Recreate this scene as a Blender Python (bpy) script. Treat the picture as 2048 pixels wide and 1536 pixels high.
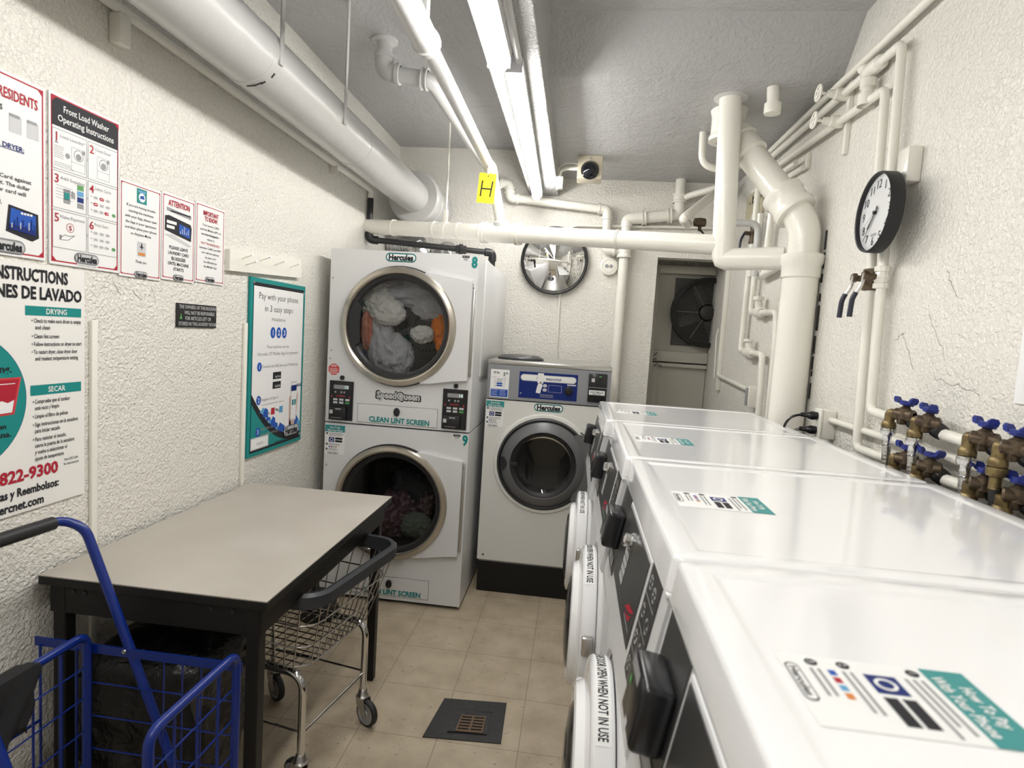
import bpy, bmesh, math, random
from mathutils import Vector, Matrix, noise

random.seed(7)
D = bpy.data
SC = bpy.context.scene
COL = SC.collection
for o in list(D.objects):
    D.objects.remove(o)
PI = math.pi
V = Vector

# ------------------------------------------------------------------ camera
cd = D.cameras.new('camera')
cam = D.objects.new('camera', cd)
COL.objects.link(cam)
cr = V((0.99165809, 0.11252355, 0.06287034))
cu_ = V((-0.0716514, 0.07577221, 0.99454746))
cw = V((-0.10714619, 0.99075578, -0.08320259))
cam.matrix_world = Matrix(((cr.x, cu_.x, -cw.x, 0), (cr.y, cu_.y, -cw.y, 0), (cr.z, cu_.z, -cw.z, 1.5136), (0, 0, 0, 1)))
cd.sensor_width = 36
cd.lens = 36 * 1155.46 / 2048
cd.clip_start = 0.03
cd.clip_end = 60
cd.dof.use_dof = True
cd.dof.focus_distance = 2.6
cd.dof.aperture_fstop = 5.0
SC.camera = cam

# ------------------------------------------------------------------ world, exposure
w = D.worlds.new('world')
SC.world = w
w.use_nodes = True
w.node_tree.nodes['Background'].inputs[0].default_value = (1.0, 0.97, 0.92, 1)
w.node_tree.nodes['Background'].inputs[1].default_value = 0.05
vs = SC.view_settings
vs.view_transform = 'Standard'
vs.look = 'None'
vs.gamma = 1
vs.use_curve_mapping = False
vs.exposure = 0.56
LIGHT = 30.0          # radiance of the fluorescent diffusers


# ------------------------------------------------------------------ materials
def mat(name, col, rough=0.5, metal=0.0, bump=None, coat=0.0, emit=0.0, spec=0.5, var=None, trans=0.0):
    m = D.materials.new(name)
    m.use_nodes = True
    nt = m.node_tree
    b = nt.nodes['Principled BSDF']
    b.inputs['Base Color'].default_value = (*col, 1)
    b.inputs['Roughness'].default_value = rough
    b.inputs['Metallic'].default_value = metal
    b.inputs['Specular IOR Level'].default_value = spec
    b.inputs['Coat Weight'].default_value = coat
    b.inputs['Coat Roughness'].default_value = 0.05
    if trans:
        b.inputs['Transmission Weight'].default_value = trans
    if emit:
        b.inputs['Emission Color'].default_value = (*col, 1)
        b.inputs['Emission Strength'].default_value = emit
    tc = None
    if bump or var:
        tc = nt.nodes.new('ShaderNodeNewGeometry')
    if bump:                       # list of (scale, detail, distance)
        prev = None
        for sc_, det, dist in bump:
            n = nt.nodes.new('ShaderNodeTexNoise')
            n.inputs['Scale'].default_value = sc_
            n.inputs['Detail'].default_value = det
            n.inputs['Roughness'].default_value = 0.55
            n.inputs['Distortion'].default_value = 0.6
            nt.links.new(tc.outputs['Position'], n.inputs['Vector'])
            bp = nt.nodes.new('ShaderNodeBump')
            bp.inputs['Strength'].default_value = 1.0
            bp.inputs['Distance'].default_value = dist
            nt.links.new(n.outputs['Fac'], bp.inputs['Height'])
            if prev:
                nt.links.new(prev.outputs['Normal'], bp.inputs['Normal'])
            prev = bp
        nt.links.new(prev.outputs['Normal'], b.inputs['Normal'])
    if var:                        # (scale, colour2, low, high)
        n = nt.nodes.new('ShaderNodeTexNoise')
        n.inputs['Scale'].default_value = var[0]
        n.inputs['Detail'].default_value = 5
        nt.links.new(tc.outputs['Position'], n.inputs['Vector'])
        rp = nt.nodes.new('ShaderNodeValToRGB')
        rp.color_ramp.elements[0].position = var[2]
        rp.color_ramp.elements[1].position = var[3]
        rp.color_ramp.elements[0].color = (*col, 1)
        rp.color_ramp.elements[1].color = (*var[1], 1)
        nt.links.new(n.outputs['Fac'], rp.inputs['Fac'])
        nt.links.new(rp.outputs['Color'], b.inputs['Base Color'])
    return m


def floor_mat():
    m = mat('vinyl_tile', (0.42, 0.35, 0.27), 0.42, var=None, bump=[(45, 3, 0.0006)])
    nt = m.node_tree
    b = nt.nodes['Principled BSDF']
    g = nt.nodes.new('ShaderNodeNewGeometry')
    sp = nt.nodes.new('ShaderNodeSeparateXYZ')
    nt.links.new(g.outputs['Position'], sp.inputs[0])

    def mth(op, a, bb=None):
        n = nt.nodes.new('ShaderNodeMath')
        n.operation = op
        for i, v in enumerate((a, bb)):
            if v is None:
                continue
            if isinstance(v, (int, float)):
                n.inputs[i].default_value = v
            else:
                nt.links.new(v, n.inputs[i])
        return n.outputs[0]
    ls = []
    for ax, off in (('X', -0.415), ('Y', 1.995)):
        t = mth('FRACT', mth('DIVIDE', mth('ADD', mth('SUBTRACT', sp.outputs[ax], off), 30.5), 0.305))
        ls.append(mth('LESS_THAN', t, 0.008))
    line = mth('MAXIMUM', ls[0], ls[1])
    # base mottling
    n1 = nt.nodes.new('ShaderNodeTexNoise')
    n1.inputs['Scale'].default_value = 9
    n1.inputs['Detail'].default_value = 6
    nt.links.new(g.outputs['Position'], n1.inputs['Vector'])
    r1 = nt.nodes.new('ShaderNodeValToRGB')
    r1.color_ramp.elements[0].color = (0.37, 0.30, 0.21, 1)
    r1.color_ramp.elements[1].color = (0.50, 0.42, 0.31, 1)
    r1.color_ramp.elements[0].position = 0.3
    r1.color_ramp.elements[1].position = 0.7
    nt.links.new(n1.outputs['Fac'], r1.inputs['Fac'])
    mp = nt.nodes.new('ShaderNodeMapping')
    mp.inputs['Scale'].default_value = (40, 105, 60)
    nt.links.new(g.outputs['Position'], mp.inputs['Vector'])
    n2 = nt.nodes.new('ShaderNodeTexNoise')
    n2.inputs['Scale'].default_value = 1.0
    n2.inputs['Detail'].default_value = 2
    nt.links.new(mp.outputs['Vector'], n2.inputs['Vector'])
    r2 = nt.nodes.new('ShaderNodeValToRGB')
    r2.color_ramp.elements[0].position = 0.66
    r2.color_ramp.elements[1].position = 0.74
    nt.links.new(n2.outputs['Fac'], r2.inputs['Fac'])
    mx = nt.nodes.new('ShaderNodeMixRGB')
    nt.links.new(r2.outputs['Color'], mx.inputs['Fac'])
    nt.links.new(r1.outputs['Color'], mx.inputs['Color1'])
    mx.inputs['Color2'].default_value = (0.17, 0.13, 0.09, 1)
    mx2 = nt.nodes.new('ShaderNodeMixRGB')
    nt.links.new(line, mx2.inputs['Fac'])
    nt.links.new(mx.outputs['Color'], mx2.inputs['Color1'])
    mx2.inputs['Color2'].default_value = (0.20, 0.16, 0.115, 1)
    nt.links.new(mx2.outputs['Color'], b.inputs['Base Color'])
    return m


def tinted_glass(name, col, refl=0.08):
    m = D.materials.new(name)
    m.use_nodes = True
    nt = m.node_tree
    nt.nodes.clear()
    o = nt.nodes.new('ShaderNodeOutputMaterial')
    t = nt.nodes.new('ShaderNodeBsdfTransparent')
    t.inputs['Color'].default_value = (*col, 1)
    g = nt.nodes.new('ShaderNodeBsdfGlossy')
    g.inputs['Roughness'].default_value = 0.03
    fr = nt.nodes.new('ShaderNodeFresnel')
    fr.inputs['IOR'].default_value = 1.5
    mx = nt.nodes.new('ShaderNodeMixShader')
    nt.links.new(fr.outputs[0], mx.inputs[0])
    nt.links.new(t.outputs[0], mx.inputs[1])
    nt.links.new(g.outputs[0], mx.inputs[2])
    nt.links.new(mx.outputs[0], o.inputs[0])
    return m


STUCCO = [(14, 2, 0.006), (88, 2, 0.0095)]
M = dict(
    wall=mat('stucco_paint', (0.80, 0.775, 0.715), 0.27, bump=STUCCO),
    wallr=mat('cream_stucco_paint', (0.80, 0.775, 0.715), 0.27, bump=STUCCO),
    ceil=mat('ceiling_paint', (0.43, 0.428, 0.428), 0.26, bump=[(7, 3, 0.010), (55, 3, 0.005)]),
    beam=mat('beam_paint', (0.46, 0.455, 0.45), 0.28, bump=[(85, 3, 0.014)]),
    floor=floor_mat(),
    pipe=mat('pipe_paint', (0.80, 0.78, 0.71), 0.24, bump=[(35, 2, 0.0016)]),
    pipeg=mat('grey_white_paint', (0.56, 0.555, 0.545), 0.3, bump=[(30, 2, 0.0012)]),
    duct=mat('duct_paint', (0.50, 0.495, 0.485), 0.28, bump=[(9, 2, 0.003)]),
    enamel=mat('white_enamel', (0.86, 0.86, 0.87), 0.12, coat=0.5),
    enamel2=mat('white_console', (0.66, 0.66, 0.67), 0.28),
    dryer=mat('white_powder_coat', (0.72, 0.72, 0.725), 0.32),
    wasco=mat('cream_white_steel', (0.74, 0.735, 0.70), 0.3),
    dgrey=mat('dark_grey_plastic', (0.035, 0.035, 0.038), 0.3),
    grey=mat('grey_panel', (0.30, 0.31, 0.33), 0.35, metal=0.3),
    ringgrey=mat('grey_door_ring', (0.16, 0.16, 0.165), 0.38, metal=0.3),
    lgrey=mat('light_grey_plastic', (0.48, 0.48, 0.50), 0.4),
    black=mat('black_plastic', (0.012, 0.012, 0.014), 0.22),
    mblack=mat('matte_black', (0.012, 0.012, 0.013), 0.5),
    panelblk=mat('black_console_film', (0.035, 0.035, 0.035), 0.35),
    cloth=mat('black_cloth', (0.012, 0.012, 0.014), 0.85, bump=[(400, 2, 0.0006)]),
    bag=mat('black_bag_plastic', (0.006, 0.006, 0.0065), 0.30, bump=[(22, 4, 0.012)]),
    chrome=mat('chrome', (0.72, 0.72, 0.72), 0.12, metal=1.0),
    steel=mat('brushed_steel', (0.55, 0.54, 0.52), 0.3, metal=1.0),
    wire=mat('wire_steel', (0.50, 0.48, 0.45), 0.28, metal=1.0),
    ringst=mat('door_ring_metal', (0.50, 0.46, 0.40), 0.27, metal=0.95),
    foil=mat('foil_duct', (0.62, 0.62, 0.62), 0.22, metal=1.0, bump=[(30, 2, 0.006)]),
    drum=mat('drum_steel', (0.30, 0.30, 0.30), 0.4, metal=0.6),
    mirror=mat('mirror_glass', (0.92, 0.92, 0.92), 0.02, metal=1.0),
    brass=mat('aged_brass', (0.25, 0.19, 0.085), 0.42, metal=0.75, var=(60, (0.14, 0.10, 0.05), 0.4, 0.65)),
    bronze=mat('brown_bronze', (0.13, 0.095, 0.06), 0.42, metal=0.6, var=(70, (0.075, 0.052, 0.036), 0.4, 0.65)),
    iron=mat('black_iron', (0.025, 0.025, 0.026), 0.42, metal=0.3),
    hblue=mat('blue_handle', (0.012, 0.025, 0.20), 0.4),
    lever=mat('dark_blue_grip', (0.016, 0.018, 0.035), 0.45),
    cblue=mat('blue_enamel', (0.002, 0.020, 0.19), 0.28),
    ltop=mat('grey_laminate', (0.43, 0.395, 0.345), 0.42, var=(4, (0.49, 0.455, 0.405), 0.35, 0.7)),
    tblack=mat('black_table_paint', (0.010, 0.009, 0.0085), 0.45, spec=0.3),
    bumper=mat('grey_vinyl', (0.034, 0.036, 0.043), 0.40),
    rubber=mat('black_rubber', (0.015, 0.015, 0.015), 0.6),
    hub=mat('grey_hub', (0.38, 0.38, 0.40), 0.35, metal=0.4),
    paper=mat('white_paper', (0.80, 0.795, 0.79), 0.5),
    board=mat('white_poster_board', (0.82, 0.80, 0.77), 0.45),
    decal=mat('white_decal', (0.85, 0.85, 0.84), 0.4),
    teal=mat('teal_print', (0.015, 0.24, 0.23), 0.45, spec=0.2),
    teald=mat('teal_sticker', (0.03, 0.27, 0.27), 0.45),
    red=mat('red_print', (0.42, 0.02, 0.04), 0.5, spec=0.2),
    redb=mat('red_sticker', (0.60, 0.05, 0.05), 0.45),
    ink=mat('black_print', (0.02, 0.02, 0.025), 0.5, spec=0.2),
    navy=mat('navy_print', (0.01, 0.025, 0.16), 0.45, spec=0.2),
    blue=mat('blue_print', (0.02, 0.09, 0.42), 0.45, spec=0.2),
    lblue=mat('light_blue_print', (0.10, 0.33, 0.58), 0.45),
    green=mat('green_print', (0.08, 0.30, 0.08), 0.45),
    gprint=mat('grey_print', (0.28, 0.28, 0.29), 0.5),
    lprint=mat('pale_grey_print', (0.55, 0.55, 0.56), 0.5),
    wprint=mat('white_print', (0.82, 0.82, 0.81), 0.5),
    orange=mat('orange_print', (0.65, 0.22, 0.04), 0.5),
    yellow=mat('yellow_tag', (0.88, 0.70, 0.02), 0.45),
    hilite=mat('yellow_highlight', (0.85, 0.62, 0.10), 0.5),
    skin=mat('pink_beige_print', (0.60, 0.40, 0.33), 0.5),
    beige=mat('beige_metal', (0.58, 0.52, 0.40), 0.4),
    card=mat('tan_card', (0.55, 0.50, 0.36), 0.6),
    dome=mat('black_dome', (0.008, 0.008, 0.012), 0.06),
    yv=mat('yellow_valve_paint', (0.65, 0.42, 0.02), 0.4),
    drainmat=mat('black_rubber_mat', (0.018, 0.018, 0.020), 0.45, bump=[(40, 2, 0.002)]),
    drainiron=mat('rusty_iron', (0.16, 0.10, 0.06), 0.55, metal=0.4),
    dark=mat('dark_hole', (0.006, 0.006, 0.006), 0.9),
    clockface=mat('clock_face', (0.66, 0.67, 0.68), 0.25, coat=0.6),
    tube=mat('lit_diffuser', (1.0, 0.985, 0.95), 0.4, emit=LIGHT),
    led=mat('lit_display', (0.55, 0.75, 0.70), 0.4, emit=0.5),
    doorpaint=mat('door_paint', (0.50, 0.48, 0.42), 0.4, bump=[(20, 2, 0.001)]),
    fan=mat('fan_dark_metal', (0.022, 0.021, 0.020), 0.5),
    fanwire=mat('fan_grille_wire', (0.17, 0.16, 0.15), 0.4, metal=0.5),
    fanplate=mat('fan_plate', (0.07, 0.065, 0.062), 0.5),
    cwhite=mat('white_cotton', (0.62, 0.62, 0.58), 0.9, bump=[(60, 3, 0.004)]),
    cgrey=mat('grey_cotton', (0.42, 0.43, 0.45), 0.9, bump=[(60, 3, 0.004)]),
    corange=mat('orange_cotton', (0.85, 0.24, 0.03), 0.9, bump=[(60, 3, 0.004)]),
    crust=mat('rust_cotton', (0.42, 0.13, 0.07), 0.9, bump=[(60, 3, 0.004)]),
    cmauve=mat('mauve_print_cotton', (0.20, 0.11, 0.13), 0.9, bump=[(60, 3, 0.004)], var=(38, (0.42, 0.30, 0.33), 0.47, 0.58)),
    cdark=mat('charcoal_cotton', (0.10, 0.10, 0.11), 0.9, bump=[(60, 3, 0.004)]),
    cgreen=mat('pale_green_cotton', (0.34, 0.40, 0.33), 0.9, bump=[(60, 3, 0.004)]),
    bin=mat('olive_bin_plastic', (0.06, 0.055, 0.04), 0.5),
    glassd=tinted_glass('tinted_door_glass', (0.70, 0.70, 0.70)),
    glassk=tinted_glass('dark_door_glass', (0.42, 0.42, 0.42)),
    crack=mat('crack_dark', (0.03, 0.028, 0.025), 0.9),
)


# ------------------------------------------------------------------ mesh helper
class B:
    def __init__(s):
        s.bm = bmesh.new()

    def _mark(s):
        return set(s.bm.faces)

    def box(s, x0, x1, y0, y1, z0, z1, bev=0, seg=2):
        return s.obox(V(((x0 + x1) / 2, (y0 + y1) / 2, (z0 + z1) / 2)), (abs(x1 - x0), abs(y1 - y0), abs(z1 - z0)), None, bev, seg)

    def obox(s, c, size, R=None, bev=0, seg=2):
        r = bmesh.ops.create_cube(s.bm, size=1)
        vs_ = r['verts']
        mm = Matrix.Translation(c) @ ((R.to_4x4()) if R else Matrix.Identity(4)) @ Matrix.Diagonal((*size, 1))
        bmesh.ops.transform(s.bm, matrix=mm, verts=vs_)
        if bev:
            ed = {e for v in vs_ for e in v.link_edges}
            bmesh.ops.bevel(s.bm, geom=list(ed), offset=bev, segments=seg, affect='EDGES', profile=0.5, clamp_overlap=True)
        return s

    def ring(s, c, a, b, r, n):
        return [s.bm.verts.new(c + a * (r * math.cos(2 * PI * i / n)) + b * (r * math.sin(2 * PI * i / n))) for i in range(n)]

    def bridge(s, r0, r1):
        n = len(r0)
        for i in range(n):
            s.bm.faces.new((r0[i], r0[(i + 1) % n], r1[(i + 1) % n], r1[i]))

    def cyl(s, p0, p1, r0, r1=None, n=20, cap=True):
        p0, p1 = V(p0), V(p1)
        r1 = r0 if r1 is None else r1
        d = (p1 - p0).normalized()
        a = d.orthogonal().normalized()
        b = d.cross(a)
        A = s.ring(p0, a, b, r0, n)
        Bq = s.ring(p1, a, b, r1, n)
        s.bridge(A, Bq)
        if cap:
            s.bm.faces.new(A[::-1])
            s.bm.faces.new(Bq)
        return s

    def lathe(s, o, ax, prof, n=32, cap=False):
        """prof: list of (radius, height along ax)"""
        o, ax = V(o), V(ax).normalized()
        a = ax.orthogonal().normalized()
        b = ax.cross(a)
        prev = None
        for r, h in prof:
            c = o + ax * h
            cur = [s.bm.verts.new(c)] if r < 1e-6 else s.ring(c, a, b, r, n)
            if prev:
                if len(prev) == 1 and len(cur) > 1:
                    for i in range(n):
                        s.bm.faces.new((prev[0], cur[i], cur[(i + 1) % n]))
                elif len(cur) == 1 and len(prev) > 1:
                    for i in range(n):
                        s.bm.faces.new((prev[i], cur[0], prev[(i + 1) % n]))
                elif len(cur) > 1:
                    s.bridge(prev, cur)
            prev = cur
        return s

    def tube(s, pts, r, n=12, fil=0.0, fseg=5, cap=True, closed=False):
        pts = [V(p) for p in pts]
        if fil and len(pts) > 2:
            q = [] if closed else [pts[0]]
            rng = range(len(pts)) if closed else range(1, len(pts) - 1)
            L = len(pts)
            for i in rng:
                a, b, c = pts[i - 1], pts[i], pts[(i + 1) % L]
                u, v = (a - b), (c - b)
                d = min(fil, u.length * 0.49, v.length * 0.49)
                p0, p2 = b + u.normalized() * d, b + v.normalized() * d
                for k in range(fseg + 1):
                    t = k / fseg
                    q.append(p0 * (1 - t) ** 2 + b * 2 * t * (1 - t) + p2 * t * t)
            if not closed:
                q.append(pts[-1])
            pts = q
        L = len(pts)
        a = None
        rings = []
        for i in range(L):
            if closed:
                d = (pts[(i + 1) % L] - pts[i - 1])
            else:
                d = pts[min(i + 1, L - 1)] - pts[max(i - 1, 0)]
            d.normalize()
            if a is None:
                a = d.orthogonal().normalized()
            else:
                a = (a - d * a.dot(d)).normalized()
            b = d.cross(a)
            rr = r[i] if isinstance(r, (list, tuple)) else r
            rings.append(s.ring(pts[i], a, b, rr, n))
        for i in range(L - 1):
            s.bridge(rings[i], rings[i + 1])
        if closed:
            s.bridge(rings[-1], rings[0])
        elif cap:
            s.bm.faces.new(rings[0][::-1])
            s.bm.faces.new(rings[-1])
        return s

    def prism(s, poly, vec):
        vec = V(vec)
        a = [s.bm.verts.new(V(p)) for p in poly]
        b = [s.bm.verts.new(V(p) + vec) for p in poly]
        n = len(a)
        s.bm.faces.new(a[::-1])
        s.bm.faces.new(b)
        for i in range(n):
            s.bm.faces.new((a[i], a[(i + 1) % n], b[(i + 1) % n], b[i]))
        return s

    def face(s, poly):
        s.bm.faces.new([s.bm.verts.new(V(p)) for p in poly])
        return s

    def sphere(s, c, r, sc=(1, 1, 1), sub=3, fn=None):
        rr = bmesh.ops.create_icosphere(s.bm, subdivisions=sub, radius=1)
        for v in rr['verts']:
            p = v.co.copy()
            k = fn(p) if fn else 1.0
            v.co = V(c) + V((p.x * sc[0], p.y * sc[1], p.z * sc[2])) * (r * k)
        return s

    def holed_plate(s, x0, x1, z0, z1, y, cx, cz, R, n=64):
        """plate in the xz plane at y with a round hole"""
        bm2 = bmesh.new()
        o = [bm2.verts.new((x, y, z)) for x, z in ((x0, z0), (x1, z0), (x1, z1), (x0, z1))]
        e = [bm2.edges.new((o[i], o[(i + 1) % 4])) for i in range(4)]
        h = [bm2.verts.new((cx + R * math.cos(2 * PI * i / n), y, cz + R * math.sin(2 * PI * i / n))) for i in range(n)]
        e += [bm2.edges.new((h[i], h[(i + 1) % n])) for i in range(n)]
        r = bmesh.ops.triangle_fill(bm2, use_beauty=True, use_dissolve=False, edges=e, normal=(0, -1, 0))
        mp = {v: s.bm.verts.new(v.co) for v in bm2.verts}
        for f in bm2.faces:
            s.bm.faces.new([mp[v] for v in f.verts])
        bm2.free()
        return s

    def build(s, name, m, parent=None, label=None, smooth=True, ang=38, origin=None):
        bmesh.ops.recalc_face_normals(s.bm, faces=s.bm.faces) if len(s.bm.faces) < 60000 and smooth is not None else None
        me = D.meshes.new(name)
        off = V((0, 0, 0))
        p = parent
        while p:
            off += p.location
            p = p.parent
        if parent is None:
            if origin is None:
                xs = [v.co for v in s.bm.verts]
                off = V(((min(c.x for c in xs) + max(c.x for c in xs)) / 2, (min(c.y for c in xs) + max(c.y for c in xs)) / 2, min(c.z for c in xs)))
            else:
                off = V(origin)
        bmesh.ops.translate(s.bm, vec=-off, verts=s.bm.verts)
        s.bm.to_mesh(me)
        s.bm.free()
        if smooth:
            me.shade_smooth()
            me.set_sharp_from_angle(angle=math.radians(ang))
        ob = D.objects.new(name, me)
        if m is not None:
            me.materials.append(M[m] if isinstance(m, str) else m)
        COL.objects.link(ob)
        if parent:
            ob.parent = parent
        else:
            ob.location = off
        if label:
            ob['label'] = label
        return ob


def thing(name, label, cat, loc=(0, 0, 0), group=None):
    o = D.objects.new(name, None)
    COL.objects.link(o)
    o.location = loc
    o.empty_display_size = 0.05
    o['label'] = label
    o['category'] = cat
    if group:
        o['group'] = group
    return o


def tag(o, label, cat, group=None):
    o['label'] = label
    o['category'] = cat
    if group:
        o['group'] = group
    return o


def struct(b, name, m, smooth=False):
    o = b.build(name, m, smooth=smooth)
    o['kind'] = 'structure'
    return o


def dup(root, dloc, label=None, name=None):
    def cp(o, par):
        c = o.copy()
        COL.objects.link(c)
        if par is not None:
            c.parent = par
        for ch in list(o.children):
            cp(ch, c)
        return c
    r = cp(root, None)
    r.location = root.location + V(dloc)
    if label:
        r['label'] = label
    return r


# ------------------------------------------------------------------ flat printing on surfaces
_tc = {}


def text_mesh(s, bold=0.0):
    k = (s, bold)
    if k not in _tc:
        cu = D.curves.new('t', 'FONT')
        cu.body = s
        cu.size = 1
        cu.offset = bold
        cu.resolution_u = 2
        ob = D.objects.new('t', cu)
        me = D.meshes.new_from_object(ob)
        vs_ = [(v.co.x, v.co.y) for v in me.vertices]
        fs = [tuple(p.vertices) for p in me.polygons]
        D.objects.remove(ob)
        D.meshes.remove(me)
        D.curves.remove(cu)
        _tc[k] = (vs_, fs)
    return _tc[k]


CAP = max(v[1] for v in text_mesh('H')[0])


class Sheet:
    """draws on a plane: O origin (lower left), u right, v up; each ink is a mesh of its own, lifted a fraction of a millimetre"""

    def __init__(s, O, u, v, w=1.0, h=1.0, step=0.0005):
        s.O, s.u, s.v = V(O), V(u).normalized(), V(v).normalized()
        s.n = s.u.cross(s.v).normalized()
        s.w, s.h, s.step = w, h, step
        s.ink = {}

    def P(s, x, y, z):
        return s.O + s.u * (x * s.w) + s.v * (y * s.h) + s.n * (z * s.step)

    def b(s, key):
        if key not in s.ink:
            s.ink[key] = B()
        return s.ink[key]

    def poly(s, key, pts, z=1):
        s.b(key).face([s.P(x, y, z) for x, y in pts])

    def rect(s, key, x0, y0, x1, y1, z=1):
        s.poly(key, [(x0, y0), (x1, y0), (x1, y1), (x0, y1)], z)

    def frame(s, key, x0, y0, x1, y1, t, z=1):
        tx, ty = t / s.w, t / s.h
        s.rect(key, x0, y0, x1, y0 + ty, z)
        s.rect(key, x0, y1 - ty, x1, y1, z)
        s.rect(key, x0, y0 + ty, x0 + tx, y1 - ty, z)
        s.rect(key, x1 - tx, y0 + ty, x1, y1 - ty, z)

    def disc(s, key, x, y, r, z=1, n=20, ry=None):
        ry = ry or r
        s.poly(key, [(x + r / s.w * math.cos(2 * PI * i / n), y + ry / s.h * math.sin(2 * PI * i / n)) for i in range(n)], z)

    def circ(s, key, x, y, r, t, z=1, n=24, ry=None, a0=0, a1=360):
        k = (ry or r) / r
        m = max(3, int(n * (a1 - a0) / 360))
        for i in range(m):
            q = []
            for j, rr in ((i, r), (i + 1, r), (i + 1, r - t), (i, r - t)):
                a = math.radians(a0 + (a1 - a0) * j / m)
                q.append((x + rr / s.w * math.cos(a), y + rr * k / s.h * math.sin(a)))
            s.poly(key, q, z)

    def line(s, key, x0, y0, x1, y1, t, z=1):
        d = V(((x1 - x0) * s.w, (y1 - y0) * s.h))
        p = V((-d.y, d.x)).normalized() * (t / 2)
        px, py = p.x / s.w, p.y / s.h
        s.poly(key, [(x0 - px, y0 - py), (x1 - px, y1 - py), (x1 + px, y1 + py), (x0 + px, y0 + py)], z)

    def pill(s, key, x, y, wd, ht, z=1, n=8):
        """capsule of wd x ht metres centred on x,y"""
        r = ht / 2
        pts = []
        for sx, a0 in ((1, -90), (-1, 90)):
            for i in range(n + 1):
                a = math.radians(a0 + 180 * i / n)
                pts.append((x + (sx * (wd / 2 - r) + r * math.cos(a)) / s.w, y + r * math.sin(a) / s.h))
        s.poly(key, pts, z)

    def text(s, key, t, x, y, cap, width=None, align='C', bold=0.0, z=2, slant=0.0):
        vs_, fs = text_mesh(t, bold)
        if not vs_:
            return
        x0, x1 = min(v[0] for v in vs_), max(v[0] for v in vs_)
        k = cap / CAP
        kx = k if width is None else width / (x1 - x0)
        ofs = {'C': -(x0 + x1) / 2, 'L': -x0, 'R': -x1}[align]
        b_ = s.b(key)
        q = []
        for a, c in vs_:
            X = (a + ofs) * kx + c * k * slant
            Y = c * k - cap / 2
            q.append(b_.bm.verts.new(s.P(x + X / s.w, y + Y / s.h, z)))
        for f in fs:
            try:
                b_.bm.faces.new([q[i] for i in f])
            except ValueError:
                pass

    def lines(s, key, x0, x1, y, n, dy, t, z=1, rag=0.25):
        """rows of print too small to read"""
        for i in range(n):
            e = x1 - (x1 - x0) * random.uniform(0, rag)
            s.rect(key, x0, y - i * dy - t / s.h / 2, e, y - i * dy + t / s.h / 2, z)

    def flush(s, parent, names=None):
        """printing joins the mesh of the part it is printed on; with a name it becomes one part of its own"""
        if isinstance(names, dict):
            for key, b_ in s.ink.items():
                b_.build(names.get(key, key + '_print'), key, parent, smooth=None)
            s.ink = {}
            return None
        if parent.type == 'MESH' and names is None:
            tgt = parent
        elif names is None:
            tgt = [c_ for c_ in parent.children if c_.type == 'MESH'][0]
        else:
            tgt = None
        bm = bmesh.new()
        if tgt:
            bm.from_mesh(tgt.data)
            me = tgt.data
            q = tgt
        else:
            me = D.meshes.new(names)
            q = parent
        off = V((0, 0, 0))
        while q:
            off += q.location
            q = q.parent
        for key, b_ in s.ink.items():
            bmesh.ops.translate(b_.bm, vec=-off, verts=b_.bm.verts)
            tmp = D.meshes.new('tmp')
            b_.bm.to_mesh(tmp)
            b_.bm.free()
            n0 = len(bm.faces)
            bm.from_mesh(tmp)
            D.meshes.remove(tmp)
            bm.faces.ensure_lookup_table()
            k = me.materials.find(M[key].name)
            if k < 0:
                me.materials.append(M[key])
                k = len(me.materials) - 1
            for f_ in bm.faces[n0:]:
                f_.material_index = k
                f_.smooth = False
        bm.to_mesh(me)
        bm.free()
        s.ink = {}
        if tgt:
            return tgt
        ob = D.objects.new(names, me)
        COL.objects.link(ob)
        ob.parent = parent
        return ob


def logo(s, x, y, wd, ht, z=1, edge='teal', face='decal', txt='ink', name='Hercules'):
    s.pill('ink', x, y, wd, ht, z)
    s.pill(edge, x, y, wd - ht * 0.06, ht * 0.93, z + 0.5)
    s.pill(face, x, y, wd - ht * 0.26, ht * 0.72, z + 1)
    s.text(txt, name, x, y - 0.0, ht * 0.60, wd * 0.80, bold=0.05, z=z + 2)

# =================================================================== ROOM
XL, XR, YB, YF = -1.41, 1.03, 4.30, -1.6
ZC, ZS, ZB = 2.86, 2.67, 2.54
struct(B().box(-1.55, 1.15, -1.72, 4.95, -0.06, 0), 'floor', 'floor')
struct(B().box(XL - 0.12, XL, -1.72, YB + 0.12, 0, ZC + 0.08), 'wall_left', 'wall')
struct(B().box(XR, XR + 0.12, -1.72, 4.95, 0, ZC + 0.08), 'wall_right', 'wallr')
struct(B().box(XL, XR, YF - 0.12, YF, 0, ZC + 0.08), 'wall_front', 'wall')
b = B().box(XL, 0.53, YB, YB + 0.12, 0, ZC + 0.08)
b.box(0.53, XR, YB, YB + 0.12, 2.14, ZC + 0.08)
struct(b, 'wall_back', 'wall')
b = B().box(0.40, XR, 4.82, 4.90, 0, 2.30)
b.box(0.41, 0.53, YB + 0.12, 4.82, 0, 2.30)
b.box(0.53, XR, YB + 0.12, 4.82, 2.22, 2.30)
struct(b, 'wall_alcove', 'wall')
struct(B().box(XL - 0.1, XR + 0.1, YF - 0.1, YB + 0.12, ZC, ZC + 0.08), 'ceiling', 'ceil')
struct(B().box(-0.42, -0.21, YF, YB, ZB, ZC, 0.006), 'trim_1', 'beam')
struct(B().prism([(-0.21, 2.70, ZS), (-0.21, 2.66, ZS + 0.012), (-0.21, 2.50, ZC), (-0.21, YB, ZC), (-0.21, YB, ZS)], (XR + 0.21, 0, 0)), 'trim_2', 'ceil', True)

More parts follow.
